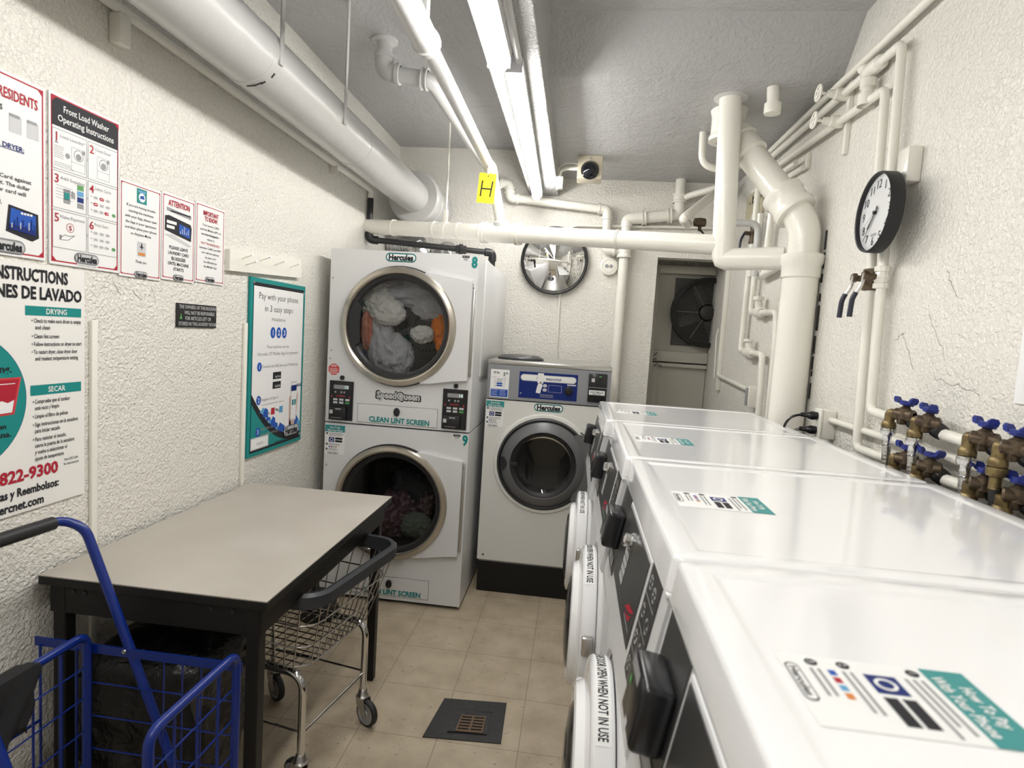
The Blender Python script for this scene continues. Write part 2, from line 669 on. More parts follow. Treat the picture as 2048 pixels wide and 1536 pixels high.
# door in the alcove: frame, lower panel, upper panel that carries the fan
dr = thing('door_1', 'x', 'door', (0.80, 4.74, 0))
del dr['label'], dr['category']
dr['kind'] = 'structure'
b = B().box(0.535, 0.60, 4.66, 4.80, 0, 2.135, 0.004).box(0.60, XR - 0.004, 4.66, 4.80, 2.075, 2.135, 0.004)
b.build('door_frame', 'doorpaint', dr)
b = B().box(0.602, XR - 0.004, 4.70, 4.76, 1.385, 1.47, 0.006)
b.box(0.602, XR - 0.004, 4.69, 4.77, 1.345, 1.375, 0.006)
b.box(0.602, 0.655, 4.71, 4.76, 0, 1.345, 0.004)
b.box(0.655, XR - 0.004, 4.71, 4.76, 0.98, 1.04, 0.006)
b.build('door_rail', 'doorpaint', dr)
B().box(0.655, XR - 0.004, 4.735, 4.755, 0, 1.345).build('door_panel', 'doorpaint', dr)
B().box(0.602, XR - 0.004, 4.74, 4.76, 1.47, 2.075).build('upper_panel', 'doorpaint', dr)
b = B()
for x, z in ((0.615, 1.40), (0.63, 1.36), (0.66, 1.353), (0.62, 1.44)):
    b.obox(V((x, 4.689, z)), (0.035, 0.003, 0.006), Matrix.Rotation(random.uniform(-1, 1), 3, 'Y'))
b.build('worn_patch', 'crack', dr)

# exhaust fan in the upper panel
fx, fz, fy = 0.985, 1.785, 4.735
fn = thing('exhaust_fan', 'round black exhaust fan behind wire rings in the alcove door panel', 'fan', (fx, fy, 1.52))
B().box(0.735, XR - 0.006, fy - 0.006, fy, 1.52, 2.05).build('mounting_plate', 'fanplate', fn)
b = B().lathe((fx, fy - 0.006, fz), (0, -1, 0), [(0.272, 0), (0.272, 0.07), (0.245, 0.085), (0.235, 0.07), (0.235, 0.0)], 48)
b.build('fan_shroud', 'fan', fn)
B().lathe((fx, fy - 0.012, fz), (0, -1, 0), [(0, 0.0), (0.235, 0.0)], 48).build('fan_well', 'dark', fn)
b = B()
for k in range(15):
    r = 0.075 + 0.0113 * k
    b.tube([(fx + r * math.cos(a), fy - 0.07 - 0.012 * math.cos(r / 0.235 * PI / 2), fz + r * math.sin(a)) for a in [2 * PI * i / 48 for i in range(48)]], 0.0018, 4, closed=True)
for k in range(6):
    a = PI / 6 + k * PI / 3 + PI / 6
    b.cyl((fx + 0.06 * math.cos(a), fy - 0.078, fz + 0.06 * math.sin(a)), (fx + 0.24 * math.cos(a), fy - 0.072, fz + 0.24 * math.sin(a)), 0.0024, n=5)
b.build('wire_guard', 'fanwire', fn)
B().lathe((fx, fy - 0.05, fz), (0, -1, 0), [(0.055, 0), (0.055, 0.035), (0.045, 0.04), (0, 0.04)], 24).build('hub_cap', 'fan', fn)
for k in range(4):
    a = k * PI / 2 + 0.4
    c = V((fx + 0.14 * math.cos(a), fy - 0.035, fz + 0.14 * math.sin(a)))
    R = Matrix.Rotation(-a, 3, 'Y') @ Matrix.Rotation(0.5, 3, 'X')
    B().obox(c, (0.17, 0.004, 0.09), R, 0.001).build('fan_blade', 'fan', fn)


# =================================================================== LIGHTS
def fixture(label, y0, y1, xa, xb, wd, zb, zt):
    """wrap-around fluorescent; xa, xb: centre x at both ends"""
    t = thing('ceiling_light', label, 'light', ((xa + xb) / 2, (y0 + y1) / 2, zb), 'fluorescent lights under the beam')

    def pr(w0, z0, z1, e, name, m, bow=0.0):
        bb = B()
        n = 10
        rows = []
        for (x, y) in ((xa, y0 + e), (xb, y1 - e)):
            row = []
            for i in range(n + 1):
                u = -1 + 2 * i / n
                row.append(bb.bm.verts.new((x + u * w0 / 2, y, z0 + (z1 - z0) * (abs(u) ** 4 if bow else 0))))
            row.append(bb.bm.verts.new((x + w0 / 2, y, z1)))
            row.append(bb.bm.verts.new((x - w0 / 2, y, z1)))
            rows.append(row)
        bb.bridge(rows[0], rows[1])
        bb.bm.faces.new(rows[0][::-1])
        bb.bm.faces.new(rows[1])
        bb.build(name, m, t, ang=50)
    pr(wd, zb, zb + (zt - zb) * 0.62, 0.012, 'diffuser', 'tube', 1)
    pr(wd * 1.02, zb + (zt - zb) * 0.60, zt, 0.0, 'housing', 'pipeg')
    if zt < 2.5:
        for y in (y0 + 0.2, y1 - 0.2):
            B().cyl((xa + 0.01, y, zt - 0.005), (xa + 0.01, y, ZB), 0.008, n=8).build('stem', 'pipeg', t)
    for y, x in ((y0, xa), (y1, xb)):
        B().box(x - wd * 0.5, x + wd * 0.5, y - 0.006, y + 0.006, zb + 0.022, zt).build('end_cap', 'lgrey', t)
    return t


fixture('lit fluorescent fixture overhead at the near end of the row, before the other two', -0.85, 0.45, -0.326, -0.326, 0.079, 2.392, 2.468)
fixture('wide lit fluorescent fixture hanging below beam, its far end overlapping the next fixture', 0.80, 2.016, -0.326, -0.331, 0.079, 2.392, 2.468)
fixture('farther lit fluorescent fixture running to the back wall under the ceiling beam', 2.20, 4.07, -0.308, -0.350, 0.070, 2.455, 2.538)


# =================================================================== PIPES
def hubs(t, where, name='coupling', m='pipe'):
    """where: (p, dir, r, length[, lip])"""
    for h in where:
        p, d, r, L = V(h[0]), V(h[1]).normalized(), h[2], h[3]
        lip = h[4] if len(h) > 4 else 0.006
        B().lathe(p - d * L / 2, d, [(r * 0.9, 0), (r + lip, 0), (r + lip, L * 0.18), (r, L * 0.26), (r, L * 0.74), (r + lip, L * 0.82), (r + lip, L), (r * 0.9, L)], 24).build(name, m, t)


def run(name, label, cat, pts, r, m='pipe', fil=0.05, n=14, group=None, fits=None, fname='coupling'):
    if fits:
        t = thing(name, label, cat, pts[0], group)
        B().tube(pts, r, n, fil).build('pipe_run', m, t)
        hubs(t, fits, fname, m)
        return t
    return tag(B().tube(pts, r, n, fil).build(name, m), label, cat, group)


def elbow_hub(t, c, d1, d2, r, m='pipe'):
    c, d1, d2 = V(c), V(d1).normalized(), V(d2).normalized()
    b_ = B().tube([c + d1 * r * 2.0, c, c + d2 * r * 2.0], r * 1.16, 16, r * 1.7, 6)
    for d in (d1, d2):
        b_.lathe(c + d * r * 1.7, d, [(r * 1.1, 0), (r * 1.34, 0.002), (r * 1.34, r * 0.55), (r, r * 0.6)], 18)
    return b_.build('elbow', m, t)


# big insulated duct along the left wall, into the back wall
dy = V((0, 1, 0))
dc = lambda y: V((-1.151, y, 2.394))
t = thing('heating_duct', 'thick white wrapped duct running along top of the left wall', 'pipe', (-1.151, 1.3, 2.29))
B().cyl(dc(YF + 0.01), dc(4.28), 0.105, n=40).build('duct_run', 'duct', t)
B().lathe(dc(3.82), dy, [(0.105, 0), (0.160, 0.006), (0.172, 0.02), (0.172, 0.05), (0.158, 0.06), (0.155, 0.18), (0.160, 0.185), (0.160, 0.20), (0.150, 0.21), (0.15, 0.38), (0.155, 0.39), (0.155, 0.47)], 44).build('wall_collar', 'duct', t)
for y in (1.86, 2.76):
    B().lathe(dc(y), dy, [(0.104, 0), (0.107, 0.002), (0.107, 0.05), (0.104, 0.052)], 40).build('wrap_seam', 'duct', t)
b = B()
for a, y, l in ((-70, 1.885, 0.032), (-62, 1.89, 0.018), (-85, 1.885, 0.026), (-40, 1.895, 0.018)):
    aa = math.radians(a)
    c = dc(y) + V((math.cos(aa), 0, math.sin(aa))) * 0.1075
    b.obox(c, (l, 0.006, 0.002), Matrix.Rotation(-aa + PI / 2, 3, 'Y'))
b.build('paint_chip', 'crack', t)
for y, dx in ((1.89, 0.02), (2.42, -0.02)):
    tag(B().box(-1.046, -1.042, y, y + 0.022, 2.36, ZC).build('duct_strap', 'duct'), ('nearer' if y < 2.3 else 'farther') + ' thin painted strap holding the big white duct to the ceiling', 'strap', 'duct straps')

# conduit under it
t = thing('wall_conduit', 'long thin white conduit running level on left wall below duct', 'pipe', (-1.39, 1.0, 2.37))
B().tube([(-1.388, YF + 0.01, 2.387), (-1.388, 3.67, 2.387), (-1.388, 3.67, 2.33)], 0.017, 12, 0.03).build('pipe_run', 'pipe', t)
B().box(-1.41, -1.372, 1.60, 1.645, 2.285, 2.372, 0.006).build('bracket', 'pipe', t)
B().box(-1.41, -1.365, 3.10, 3.106, 2.33, 2.375).build('bracket', 'pipe', t)

# black gas pipe behind the dryer
t = thing('gas_pipe', 'black iron gas pipe dropping in left corner then crossing above dryer', 'pipe', (-1.385, 3.67, 1.93))
B().tube([(-1.385, 3.67, 2.335), (-1.385, 3.67, 2.075), (-0.615, 3.945, 2.065), (-0.612, 3.945, 1.925)], 0.019, 14, 0.035).build('pipe_run', 'iron', t)
g0, g1 = V((-1.385, 3.67, 2.075)), V((-0.615, 3.945, 2.065))
gd = (g1 - g0).normalized()
B().tube([g0 + V((0, 0, 0.06)), g0, g0 + gd * 0.06], 0.027, 14, 0.045).build('elbow', 'iron', t)
B().tube([g1 - gd * 0.055, g1, g1 - V((0, 0, 0.055))], 0.027, 14, 0.045).build('elbow', 'iron', t)
pu = g0 + gd * 0.60
B().lathe(pu - gd * 0.035, gd, [(0.02, 0), (0.028, 0.002), (0.028, 0.02), (0.036, 0.022), (0.036, 0.045), (0.028, 0.047), (0.028, 0.07), (0.02, 0.071)], 8).build('union', 'iron', t, ang=20)
B().obox(V((-1.355, 3.655, 2.165)), (0.022, 0.03, 0.05), None, 0.006).cyl((-1.38, 3.66, 2.15), (-1.35, 3.655, 2.16), 0.012, n=10).build('valve_handle', 'yv', t)

# long drain pipe crossing the room
A0, A1 = V((-1.40, 3.68, 2.158)), V((0.635, 2.87, 2.003))
ad = (A1 - A0).normalized()
ap = lambda q: A0 + (A1 - A0) * q
t = thing('drain_pipe', 'long thick white drain pipe crossing the room above the dryer', 'pipe', A0)
B().cyl(A0, A1, 0.047, n=28).build('pipe_run', 'pipe', t)
hubs(t, [(ap(0.405), ad, 0.052, 0.028, 0.008), (ap(0.505), ad, 0.052, 0.028, 0.008), (ap(0.10), ad, 0.048, 0.012, 0.003), (ap(0.245), ad, 0.048, 0.012, 0.003), (ap(0.325), ad, 0.048, 0.012, 0.003), (ap(0.77), ad, 0.048, 0.012, 0.003)])
B().cyl(ap(0.405), ap(0.505), 0.053, n=28).build('tee_fitting', 'pipe', t)
rq = ap(0.4535)
# hanger rod + clamp
hq = ap(0.278)
t = thing('pipe_hanger', 'thin rod and clamp hanging the long drain pipe from the ceiling', 'hanger', hq)
B().cyl(hq + V((0, 0, 0.11)), (hq.x - 0.012, hq.y + 0.03, ZC), 0.006, n=8).build('rod', 'pipe', t)
B().lathe(hq - ad * 0.02, ad, [(0.047, 0), (0.052, 0), (0.052, 0.04), (0.047, 0.04)], 28).box(hq.x - 0.012, hq.x + 0.012, hq.y - 0.01, hq.y + 0.01, hq.z + 0.04, hq.z + 0.12, 0.003).build('clamp', 'pipe', t)

# riser + overhead pipe
sx, sz = -0.570, 2.466
t = thing('overhead_pipe', 'white pipe running overhead left of the lights and dropping to drain pipe', 'pipe', rq)
top = V((sx, rq.y + 0.13, sz))
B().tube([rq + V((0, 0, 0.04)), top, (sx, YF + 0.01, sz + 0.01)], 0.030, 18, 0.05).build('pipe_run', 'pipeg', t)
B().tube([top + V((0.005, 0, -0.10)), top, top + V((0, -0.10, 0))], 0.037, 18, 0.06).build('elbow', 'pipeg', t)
B().lathe(rq + V((0, 0, 0.035)), (0, 0, 1), [(0.045, 0), (0.045, 0.02), (0.036, 0.03), (0.03, 0.032)], 20).build('coupling', 'pipeg', t)
B().cyl((sx, YF + 0.02, sz + 0.01), (sx, 1.94, sz), 0.044, n=20).lathe((sx, 1.94, sz), (0, 1, 0), [(0.044, 0), (0.049, 0.005), (0.049, 0.03), (0.03, 0.05)], 20).build('pipe_sleeve', 'pipeg', t)
t2 = thing('pipe_bracket', 'small painted bracket holding overhead pipe to ceiling near the lights', 'bracket', (sx + 0.02, 1.86, 2.5))
B().box(sx + 0.012, sx + 0.030, 1.84, 1.88, 2.50, ZC).build('hanger_strap', 'pipeg', t2)
B().box(sx - 0.02, sx + 0.06, 1.82, 1.91, ZC - 0.02, ZC).build('ceiling_plate', 'pipeg', t2)

# branch: ceiling stub, elbow, thin pipe parallel
t = thing('branch_pipe', 'white elbowed pipe from left ceiling joining the overhead pipe', 'pipe', (-1.0, 2.75, 2.70))
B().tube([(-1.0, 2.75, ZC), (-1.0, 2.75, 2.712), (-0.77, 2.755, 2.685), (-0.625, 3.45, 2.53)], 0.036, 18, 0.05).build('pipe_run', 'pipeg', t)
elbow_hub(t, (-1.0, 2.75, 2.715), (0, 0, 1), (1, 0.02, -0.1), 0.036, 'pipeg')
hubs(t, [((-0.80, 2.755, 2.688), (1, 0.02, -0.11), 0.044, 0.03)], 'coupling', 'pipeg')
B().lathe((-1.0, 2.75, ZC - 0.012), (0, 0, 1), [(0.036, 0), (0.06, 0.004), (0.06, 0.012)], 20).build('ceiling_ring', 'pipeg', t)

# yellow tag
t = thing('valve_tag', 'yellow plastic tag marked H hanging from the overhead pipe', 'tag', (-0.565, 3.27, 2.235))
Ru = V((0.995, 0.0, -0.06))
Sv = V((0.06, 0, 0.995))
s = Sheet(V((-0.617, 3.255, 2.243)), Ru, Sv)
b = B()
b.prism([s.P(x, y, 0) for x, y in ((0, 0), (0.098, 0), (0.098, 0.163), (0, 0.163))], (0, 0.002, 0))
b.build('tag_plate', 'yellow', t, smooth=False)
s.line('ink', 0.018, 0.035, 0.022, 0.122, 0.008)
s.line('ink', 0.072, 0.036, 0.080, 0.122, 0.008)
s.line('ink', 0.022, 0.078, 0.076, 0.078, 0.008)
s.disc('ink', 0.052, 0.148, 0.004)
s.flush(t)
B().tube([(-0.56, 3.253, 2.395), (-0.56, 3.25, 2.43), (-0.545, 3.26, 2.465), (-0.53, 3.285, 2.44)], 0.002, 5).build('tie_wire', 'steel', t)

# vertical waste pipe right of centre and its elbow to the stack
t = thing('waste_pipe', 'thick white pipe down from ceiling turning right into the soil stack', 'pipe', (0.64, 2.86, 1.94))
B().tube([(0.622, 2.86, ZS), (0.652, 2.86, 1.935), (0.893, 2.748, 1.935)], 0.051, 30, 0.012, 2).build('pipe_run', 'pipe', t)
B().lathe((0.622, 2.86, ZS - 0.006), (0, 0, 1), [(0.05, 0), (0.075, 0.004), (0.075, 0.008)], 24).build('ceiling_ring', 'pipeg', t)
# soil stack
cx, cy = 0.953, 2.70
t = thing('soil_stack', 'fat white cast iron stack in right corner with slanted upper pipe', 'pipe', (cx, cy, 0))
B().cyl((cx, cy, 0), (cx, cy, 1.87), 0.0745, n=36).build('lower_pipe', 'pipe', t)
B().lathe((cx, cy, 1.84), (0, 0, 1), [(0.0745, 0), (0.081, 0.006), (0.081, 0.055), (0.088, 0.065), (0.090, 0.10), (0.084, 0.107), (0.066, 0.11)], 36).build('hub', 'pipe', t)
p0, p1, p2, p3 = V((cx, cy, 1.93)), V((cx, cy, 2.075)), V((0.71, 2.95, 2.50)), V((0.665, 3.0, 2.60))
B().tube([p0, p1, p1 + (p2 - p1) * 0.30], 0.066, 28, 0.12, 8).build('elbow', 'pipe', t)
dd = (p2 - p1).normalized()
B().cyl(p1 + dd * 0.10, p2, 0.064, n=28).build('slanted_pipe', 'pipe', t)
B().lathe(p1 + dd * 0.07, dd, [(0.066, 0), (0.088, 0.004), (0.092, 0.03), (0.084, 0.045), (0.084, 0.09), (0.09, 0.10), (0.09, 0.125), (0.064, 0.135)], 30).build('hub', 'pipe', t)
B().lathe(p2 - dd * 0.10, dd, [(0.064, 0), (0.078, 0.01), (0.078, 0.08), (0.070, 0.10), (0.082, 0.105), (0.082, 0.14), (0.06, 0.16)], 30).build('hub', 'pipe', t)
B().lathe((0.655, 3.01, 2.52), (0, 0, 1), [(0.05, 0), (0.088, 0.004), (0.088, 0.025), (0.080, 0.035), (0.080, 0.12), (0.088, 0.15)], 30).build('ceiling_hub', 'pipe', t)
b = B()
zz = 1.32
while zz < 1.98:
    l = random.uniform(0.02, 0.11)
    b.obox(V((1.0275, 2.66 + random.uniform(-0.004, 0.004), zz + l / 2)), (0.006, random.uniform(0.006, 0.016), l), None)
    zz += l + random.uniform(0.0, 0.06)
o = b.build('crack_line', 'crack')
o['kind'] = 'structure'

# pipes near the ceiling of the right wall
xw = 0.995
t = thing('upper_wall_pipe', 'topmost white pipe along right wall just below ceiling', 'pipe', (xw, 1.5, 2.62), 'white pipes high on the right wall')
B().cyl((xw, -1.0, 2.60), (xw, 3.75, 2.635), 0.015, n=14).build('pipe_run', 'pipe', t)


def gate_valve(t, p, d=(-1, 0, 0)):
    p, d = V(p), V(d).normalized()
    B().lathe(p, d, [(0.0, -0.02), (0.024, -0.018), (0.026, 0.0), (0.022, 0.018), (0.024, 0.03), (0.017, 0.035), (0.014, 0.06), (0.006, 0.062), (0.006, 0.095)], 14).build('valve_body', 'pipe', t)
    b_ = B().tube([p + d * 0.095 + (d.orthogonal().normalized() * math.cos(a) + d.cross(d.orthogonal().normalized()) * math.sin(a)) * 0.03 for a in [2 * PI * i / 24 for i in range(24)]], 0.005, 6, closed=True)
    o_ = d.orthogonal().normalized()
    o2 = d.cross(o_)
    for q in (o_, o2):
        b_.cyl(p + d * 0.095 - q * 0.03, p + d * 0.095 + q * 0.03, 0.004, n=6)
    b_.build('handwheel', 'pipe', t)


t = thing('valved_wall_pipe', 'second white pipe from ceiling on right wall with handwheel, dropping past clock', 'pipe', (xw, 2.05, 1.33), 'white pipes high on the right wall')
B().tube([(xw, 3.72, 2.60), (xw, 2.125, 2.558), (xw, 2.055, 1.338), (xw, 0.3, 1.268)], 0.0155, 14, 0.03).build('pipe_run', 'pipe', t)
gate_valve(t, (xw, 2.56, 2.57), (-1, 0, 0.05))
B().lathe((xw, 2.25, 2.561), (0, 1, 0.026), [(0.0155, 0), (0.026, 0.01), (0.028, 0.09), (0.022, 0.12), (0.0155, 0.13)], 14).build('coupling', 'pipe', t)
B().lathe((xw, 2.37, 2.575), (-0.4, 0, 1), [(0.02, 0), (0.026, 0.01), (0.026, 0.02), (0, 0.03)], 12).build('cap', 'pipe', t)
t = thing('capped_wall_pipe', 'third white pipe from ceiling on right wall, dropping just left of the other', 'pipe', (xw, 2.12, 1.2), 'white pipes high on the right wall')
B().tube([(xw, 3.70, 2.53), (xw, 2.205, 2.445), (xw, 2.12, 1.198), (xw, 0.3, 1.225)], 0.0155, 14, 0.03).build('pipe_run', 'pipe', t)
gate_valve(t, (xw, 2.58, 2.470), (-1, 0, 0.05))
B().lathe((xw - 0.005, 2.33, 2.455), (0, 0, 1), [(0.03, -0.02), (0.03, 0.02), (0.02, 0.025), (0.02, 0.04), (0.028, 0.045), (0.028, 0.075), (0, 0.08)], 14).build('valve_body', 'pipe', t)
t = thing('low_wall_pipe', 'lowest of the white pipes high on right wall, ending far corner', 'pipe', (xw, 2.9, 2.42), 'white pipes high on the right wall')
B().tube([(xw + 0.01, 3.70, 2.445), (xw + 0.01, 2.95, 2.395)], 0.013, 12).tube([(xw - 0.005, 3.72, 2.475), (xw - 0.005, 3.02, 2.437)], 0.012, 12).build('pipe_run', 'pipe', t)
for y, z0, z1, lb in ((2.55, 2.33, 2.62, 'long flat strap on right wall crossing behind both handwheel pipes'), (2.95, 2.39, 2.46, 'short flat strap on right wall near the ends of the high pipes')):
    tag(B().box(1.012, XR, y - 0.014, y + 0.014, z0, z1, 0.002).build('pipe_strap', 'pipe'), lb, 'strap', 'straps on the right wall')


# ball valves with dark blue lever on the two droppers
def ball_valve(label, y, dark):
    t_ = thing('ball_valve', label, 'valve', (xw, y, 1.755), 'lever valves under the clock')
    p = V((xw, y, 1.785))
    B().lathe(p - V((0, 0, 0.038)), (0, 0, 1), [(0.016, 0), (0.024, 0.002), (0.024, 0.018), (0.020, 0.02), (0.025, 0.038), (0.020, 0.056), (0.024, 0.058), (0.024, 0.074), (0.016, 0.076)], 10).build('valve_body', dark, t_, ang=25)
    B().cyl(p, p + V((-0.052, 0.0, 0.004)), 0.011, n=10).cyl(p + V((-0.046, 0, 0.004)), p + V((-0.06, 0, 0.004)), 0.016, n=6).build('stem_nut', 'bronze', t_, ang=20)
    q = p + V((-0.055, 0, 0.0))
    B().tube([q + V((0, 0, 0.012)), q + V((-0.004, 0.004, -0.03)), q + V((-0.022, 0.01, -0.062))], 0.006, 8, 0.015).build('lever', 'steel', t_)
    B().tube([q + V((-0.018, 0.008, -0.052)), q + V((-0.026, 0.012, -0.075)), q + V((-0.028, 0.014, -0.135))], [0.007, 0.008, 0.0095] if 0 else 0.0085, 10, 0.01).build('grip', 'lever', t_)


ball_valve('left ball valve under the clock, brown body with hanging dark lever', 2.160, 'bronze')
ball_valve('right ball valve under the clock, painted white body with hanging dark lever', 2.083, 'pipe')

# cover box beside the clock
tag(B().box(0.985, XR, 1.985, 2.045, 2.075, 2.185, 0.006).build('junction_box', 'pipe'), 'white painted box on right wall just behind the clock', 'box')

# low conduit and outlet
t = thing('power_outlet', 'white surface outlet box on right wall holding two black plugs', 'outlet', (0.995, 2.40, 1.19))
B().box(0.975, XR, 2.375, 2.435, 1.185, 1.30, 0.006).build('box', 'pipe', t)
B().box(0.968, 0.976, 2.372, 2.438, 1.182, 1.303, 0.003).build('cover_plate', 'pipe', t)
tag(B().cyl((1.008, 2.375, 1.262), (1.008, 0.3, 1.262), 0.012, n=12).build('outlet_conduit', 'pipe'), 'thin white conduit running level from outlet box toward the camera', 'pipe')
for k, (z, lb) in enumerate(((1.272, 'upper black plug in the white outlet box, cord looping down'), (1.215, 'lower black plug in the white outlet box'))):
    t = thing('power_plug', lb, 'plug', (0.95, 2.405, z), 'black plugs in the outlet')
    B().lathe((0.968, 2.405, z), (-1, 0.15, 0.02), [(0.0, 0), (0.016, 0.001), (0.0175, 0.02), (0.013, 0.034), (0.009, 0.04), (0.009, 0.06), (0.005, 0.062), (0, 0.063)], 14).build('plug_body', 'black', t)
    if k == 0:
        B().tube([(0.908, 2.414, z), (0.875, 2.42, z - 0.01), (0.85, 2.425, z - 0.05), (0.87, 2.43, z - 0.15)], 0.005, 8, 0.04).build('cord', 'black', t)
    else:
        B().tube([(0.908, 2.414, z), (0.885, 2.42, z - 0.012), (0.88, 2.43, z - 0.09)], 0.005, 8, 0.02).build('cord', 'black', t)

# back wall pipes
yb = 4.235
t = thing('back_wall_pipe', 'white elbowed pipe stepping along the back wall above the mirror', 'pipe', (-0.3, yb, 2.1))
pts = [(-0.66, yb, 2.605), (-0.565, yb, 2.602), (-0.558, yb, 2.505), (0.145, yb, 2.445), (0.152, yb, 2.165), (0.285, yb, 2.16)]
B().tube(pts, 0.030, 18, 0.03).build('pipe_run', 'pipe', t)
for i in range(1, 5):
    a_, c_, e_ = V(pts[i - 1]), V(pts[i]), V(pts[i + 1])
    elbow_hub(t, c_, a_ - c_, e_ - c_, 0.030)
t = thing('back_drain_riser', 'white vertical pipe on back wall from floor to ceiling beside the alcove door', 'pipe', (0.285, yb, 0))
pts = [(0.285, yb, 0), (0.285, yb, 2.385), (0.60, yb, 2.425)]
B().tube(pts[:2], 0.034, 18).build('pipe_run', 'pipe', t)
B().tube([(0.285, yb, 2.33), pts[1], pts[2]], 0.040, 18, 0.07).build('top_pipe', 'pipe', t)
hubs(t, [((0.285, yb, 2.16), (0, 0, 1), 0.046, 0.09), ((0.40, yb, 2.40), (1, 0, 0.12), 0.047, 0.03), ((0.575, yb, 2.421), (1, 0, 0.12), 0.047, 0.03)])
B().tube([(0.60, yb, 2.425), (0.64, yb, 2.43), (0.636, yb, ZS)], 0.036, 18, 0.03).build('tee_pipe', 'pipe', t)
hubs(t, [((0.637, yb, 2.54), (0, 0, 1), 0.044, 0.06)])
B().tube([(0.64, yb, 2.53), (0.69, yb - 0.03, 2.555), (0.92, yb - 0.2, 2.60)], 0.022, 14, 0.03).build('branch', 'pipe', t)
run('slanted_pipe', 'white slanted pipe with rounded end beside the vertical waste pipe', 'pipe', [(0.66, 3.95, 2.31), (0.575, 3.62, 2.275), (0.80, 3.95, 2.50), (0.93, 4.2, 2.62)], 0.028, fil=0.05, n=16)
t = thing('stop_valve', 'dark bronze valve on thin pipe behind the vertical waste pipe', 'valve', (0.72, 3.95, 2.27))
B().lathe((0.735, 3.95, 2.325), (1, 0, 0), [(0.014, -0.04), (0.026, -0.035), (0.03, 0), (0.026, 0.035), (0.014, 0.04)], 12).cyl((0.735, 3.95, 2.325), (0.735, 3.93, 2.27), 0.012, n=8).build('valve_body', 'bronze', t)
B().tube([(0.735, 3.93, 2.275), (0.75, 3.925, 2.26), (0.78, 3.92, 2.225)], 0.006, 6).build('lever', 'iron', t)
run('thin_conduit', 'thin white conduit on back wall just above the long drain pipe', 'pipe', [(-0.13, 4.28, 2.295), (-0.08, 4.275, 2.335), (1.0, 4.275, 2.36)], 0.011, fil=0.03, n=10)
run('mirror_conduit', 'very thin white conduit dropping from mirror to the big washer', 'pipe', [(-0.155, 4.288, 1.90), (-0.14, 4.288, 1.0)], 0.008, n=8)

# small pipes on the right wall beyond the stack
xr2 = 0.99
V1 = thing('shutoff_pipe', 'white pipe loop with shutoff valve on right wall, upper of two', 'pipe', (xr2, 3.3, 0), 'white shutoff pipes beyond the stack')
B().tube([(xr2, 3.52, 2.30), (xr2, 3.52, 1.735), (xr2, 3.08, 1.715), (xr2, 3.05, 1.55), (xr2, 3.04, 0)], 0.017, 14, 0.025).build('pipe_run', 'pipe', V1)
B().lathe((xr2, 3.42, 1.732), (0, -1, -0.04), [(0.017, 0), (0.028, 0.004), (0.032, 0.05), (0.028, 0.10), (0.017, 0.104)], 12).cyl((xr2, 3.37, 1.73), (xr2 - 0.01, 3.37, 1.80), 0.02, n=12).cyl((xr2 - 0.01, 3.37, 1.795), (xr2 - 0.01, 3.37, 1.815), 0.03, n=10).build('valve_body', 'pipe', V1)
V2 = thing('shutoff_pipe', 'white pipe loop with shutoff valve on right wall, lower of two', 'pipe', (xr2, 3.4, 0), 'white shutoff pipes beyond the stack')
B().tube([(xr2, 3.64, 2.32), (xr2, 3.66, 1.51), (xr2, 3.24, 1.495), (xr2, 3.21, 1.3), (xr2, 3.20, 0)], 0.017, 14, 0.025).build('pipe_run', 'pipe', V2)
B().lathe((xr2, 3.55, 1.505), (0, -1, -0.04), [(0.017, 0), (0.028, 0.004), (0.034, 0.06), (0.028, 0.12), (0.017, 0.124)], 12).cyl((xr2, 3.48, 1.505), (xr2 - 0.01, 3.48, 1.57), 0.02, n=12).cyl((xr2 - 0.01, 3.48, 1.565), (xr2 - 0.01, 3.48, 1.58), 0.03, n=10).build('valve_body', 'pipe', V2)
run('stack_feed_pipe', 'short white pipe sloping behind the soil stack below its hub', 'pipe', [(xr2, 3.50, 2.0), (xr2, 3.42, 1.93), (0.985, 2.9, 1.965)], 0.022, fil=0.03, n=12)
t = thing('valved_riser', 'brown bodied lever valve on white riser behind the waste pipe', 'valve', (0.985, 3.62, 1.95))
B().tube([(0.985, 3.60, 2.52), (0.985, 3.60, 1.95)], 0.018, 12).build('pipe_run', 'pipe', t)
B().lathe((0.985, 3.60, 2.14), (0, 0, 1), [(0.018, 0), (0.028, 0.003), (0.022, 0.04), (0.03, 0.06), (0.022, 0.08), (0.028, 0.12), (0.018, 0.122)], 10).cyl((0.985, 3.6, 2.2), (0.93, 3.59, 2.2), 0.012, n=8).build('valve_body', 'bronze', t)
B().tube([(0.93, 3.59, 2.20), (0.91, 3.585, 2.16), (0.905, 3.58, 2.07)], 0.007, 8, 0.02).build('lever', 'lever', t)
run('corner_pipe', 'bent grey white pipe turning down behind the waste pipe', 'pipe', [(0.72, 3.40, 2.215), (0.945, 3.38, 2.215), (0.95, 3.38, 1.93)], 0.019, m='pipeg', fil=0.05, n=12)
run('bent_wall_pipe', 'white hooked pipe rising behind the slanted stack pipe', 'pipe', [(0.985, 3.33, 1.93), (0.985, 3.30, 2.36), (0.985, 3.42, 2.42)], 0.018, fil=0.06, n=12)
tag(B().box(1.0, XR, 2.865, 2.905, 0.0, 1.99, 0.004).build('wall_raceway', 'pipe'), 'flat white raceway standing on right wall just left of the stack', 'raceway', 'vertical raceways')
t = thing('switch_box', 'small white wall switch box with dark side and conduit on right wall', 'switch', (1.0, 3.38, 1.2))
B().box(0.975, XR, 3.355, 3.43, 1.195, 1.315, 0.006).build('box', 'pipe', t)
B().box(0.9705, 0.976, 3.37, 3.415, 1.205, 1.305, 0.002).build('switch_plate', 'gprint', t)
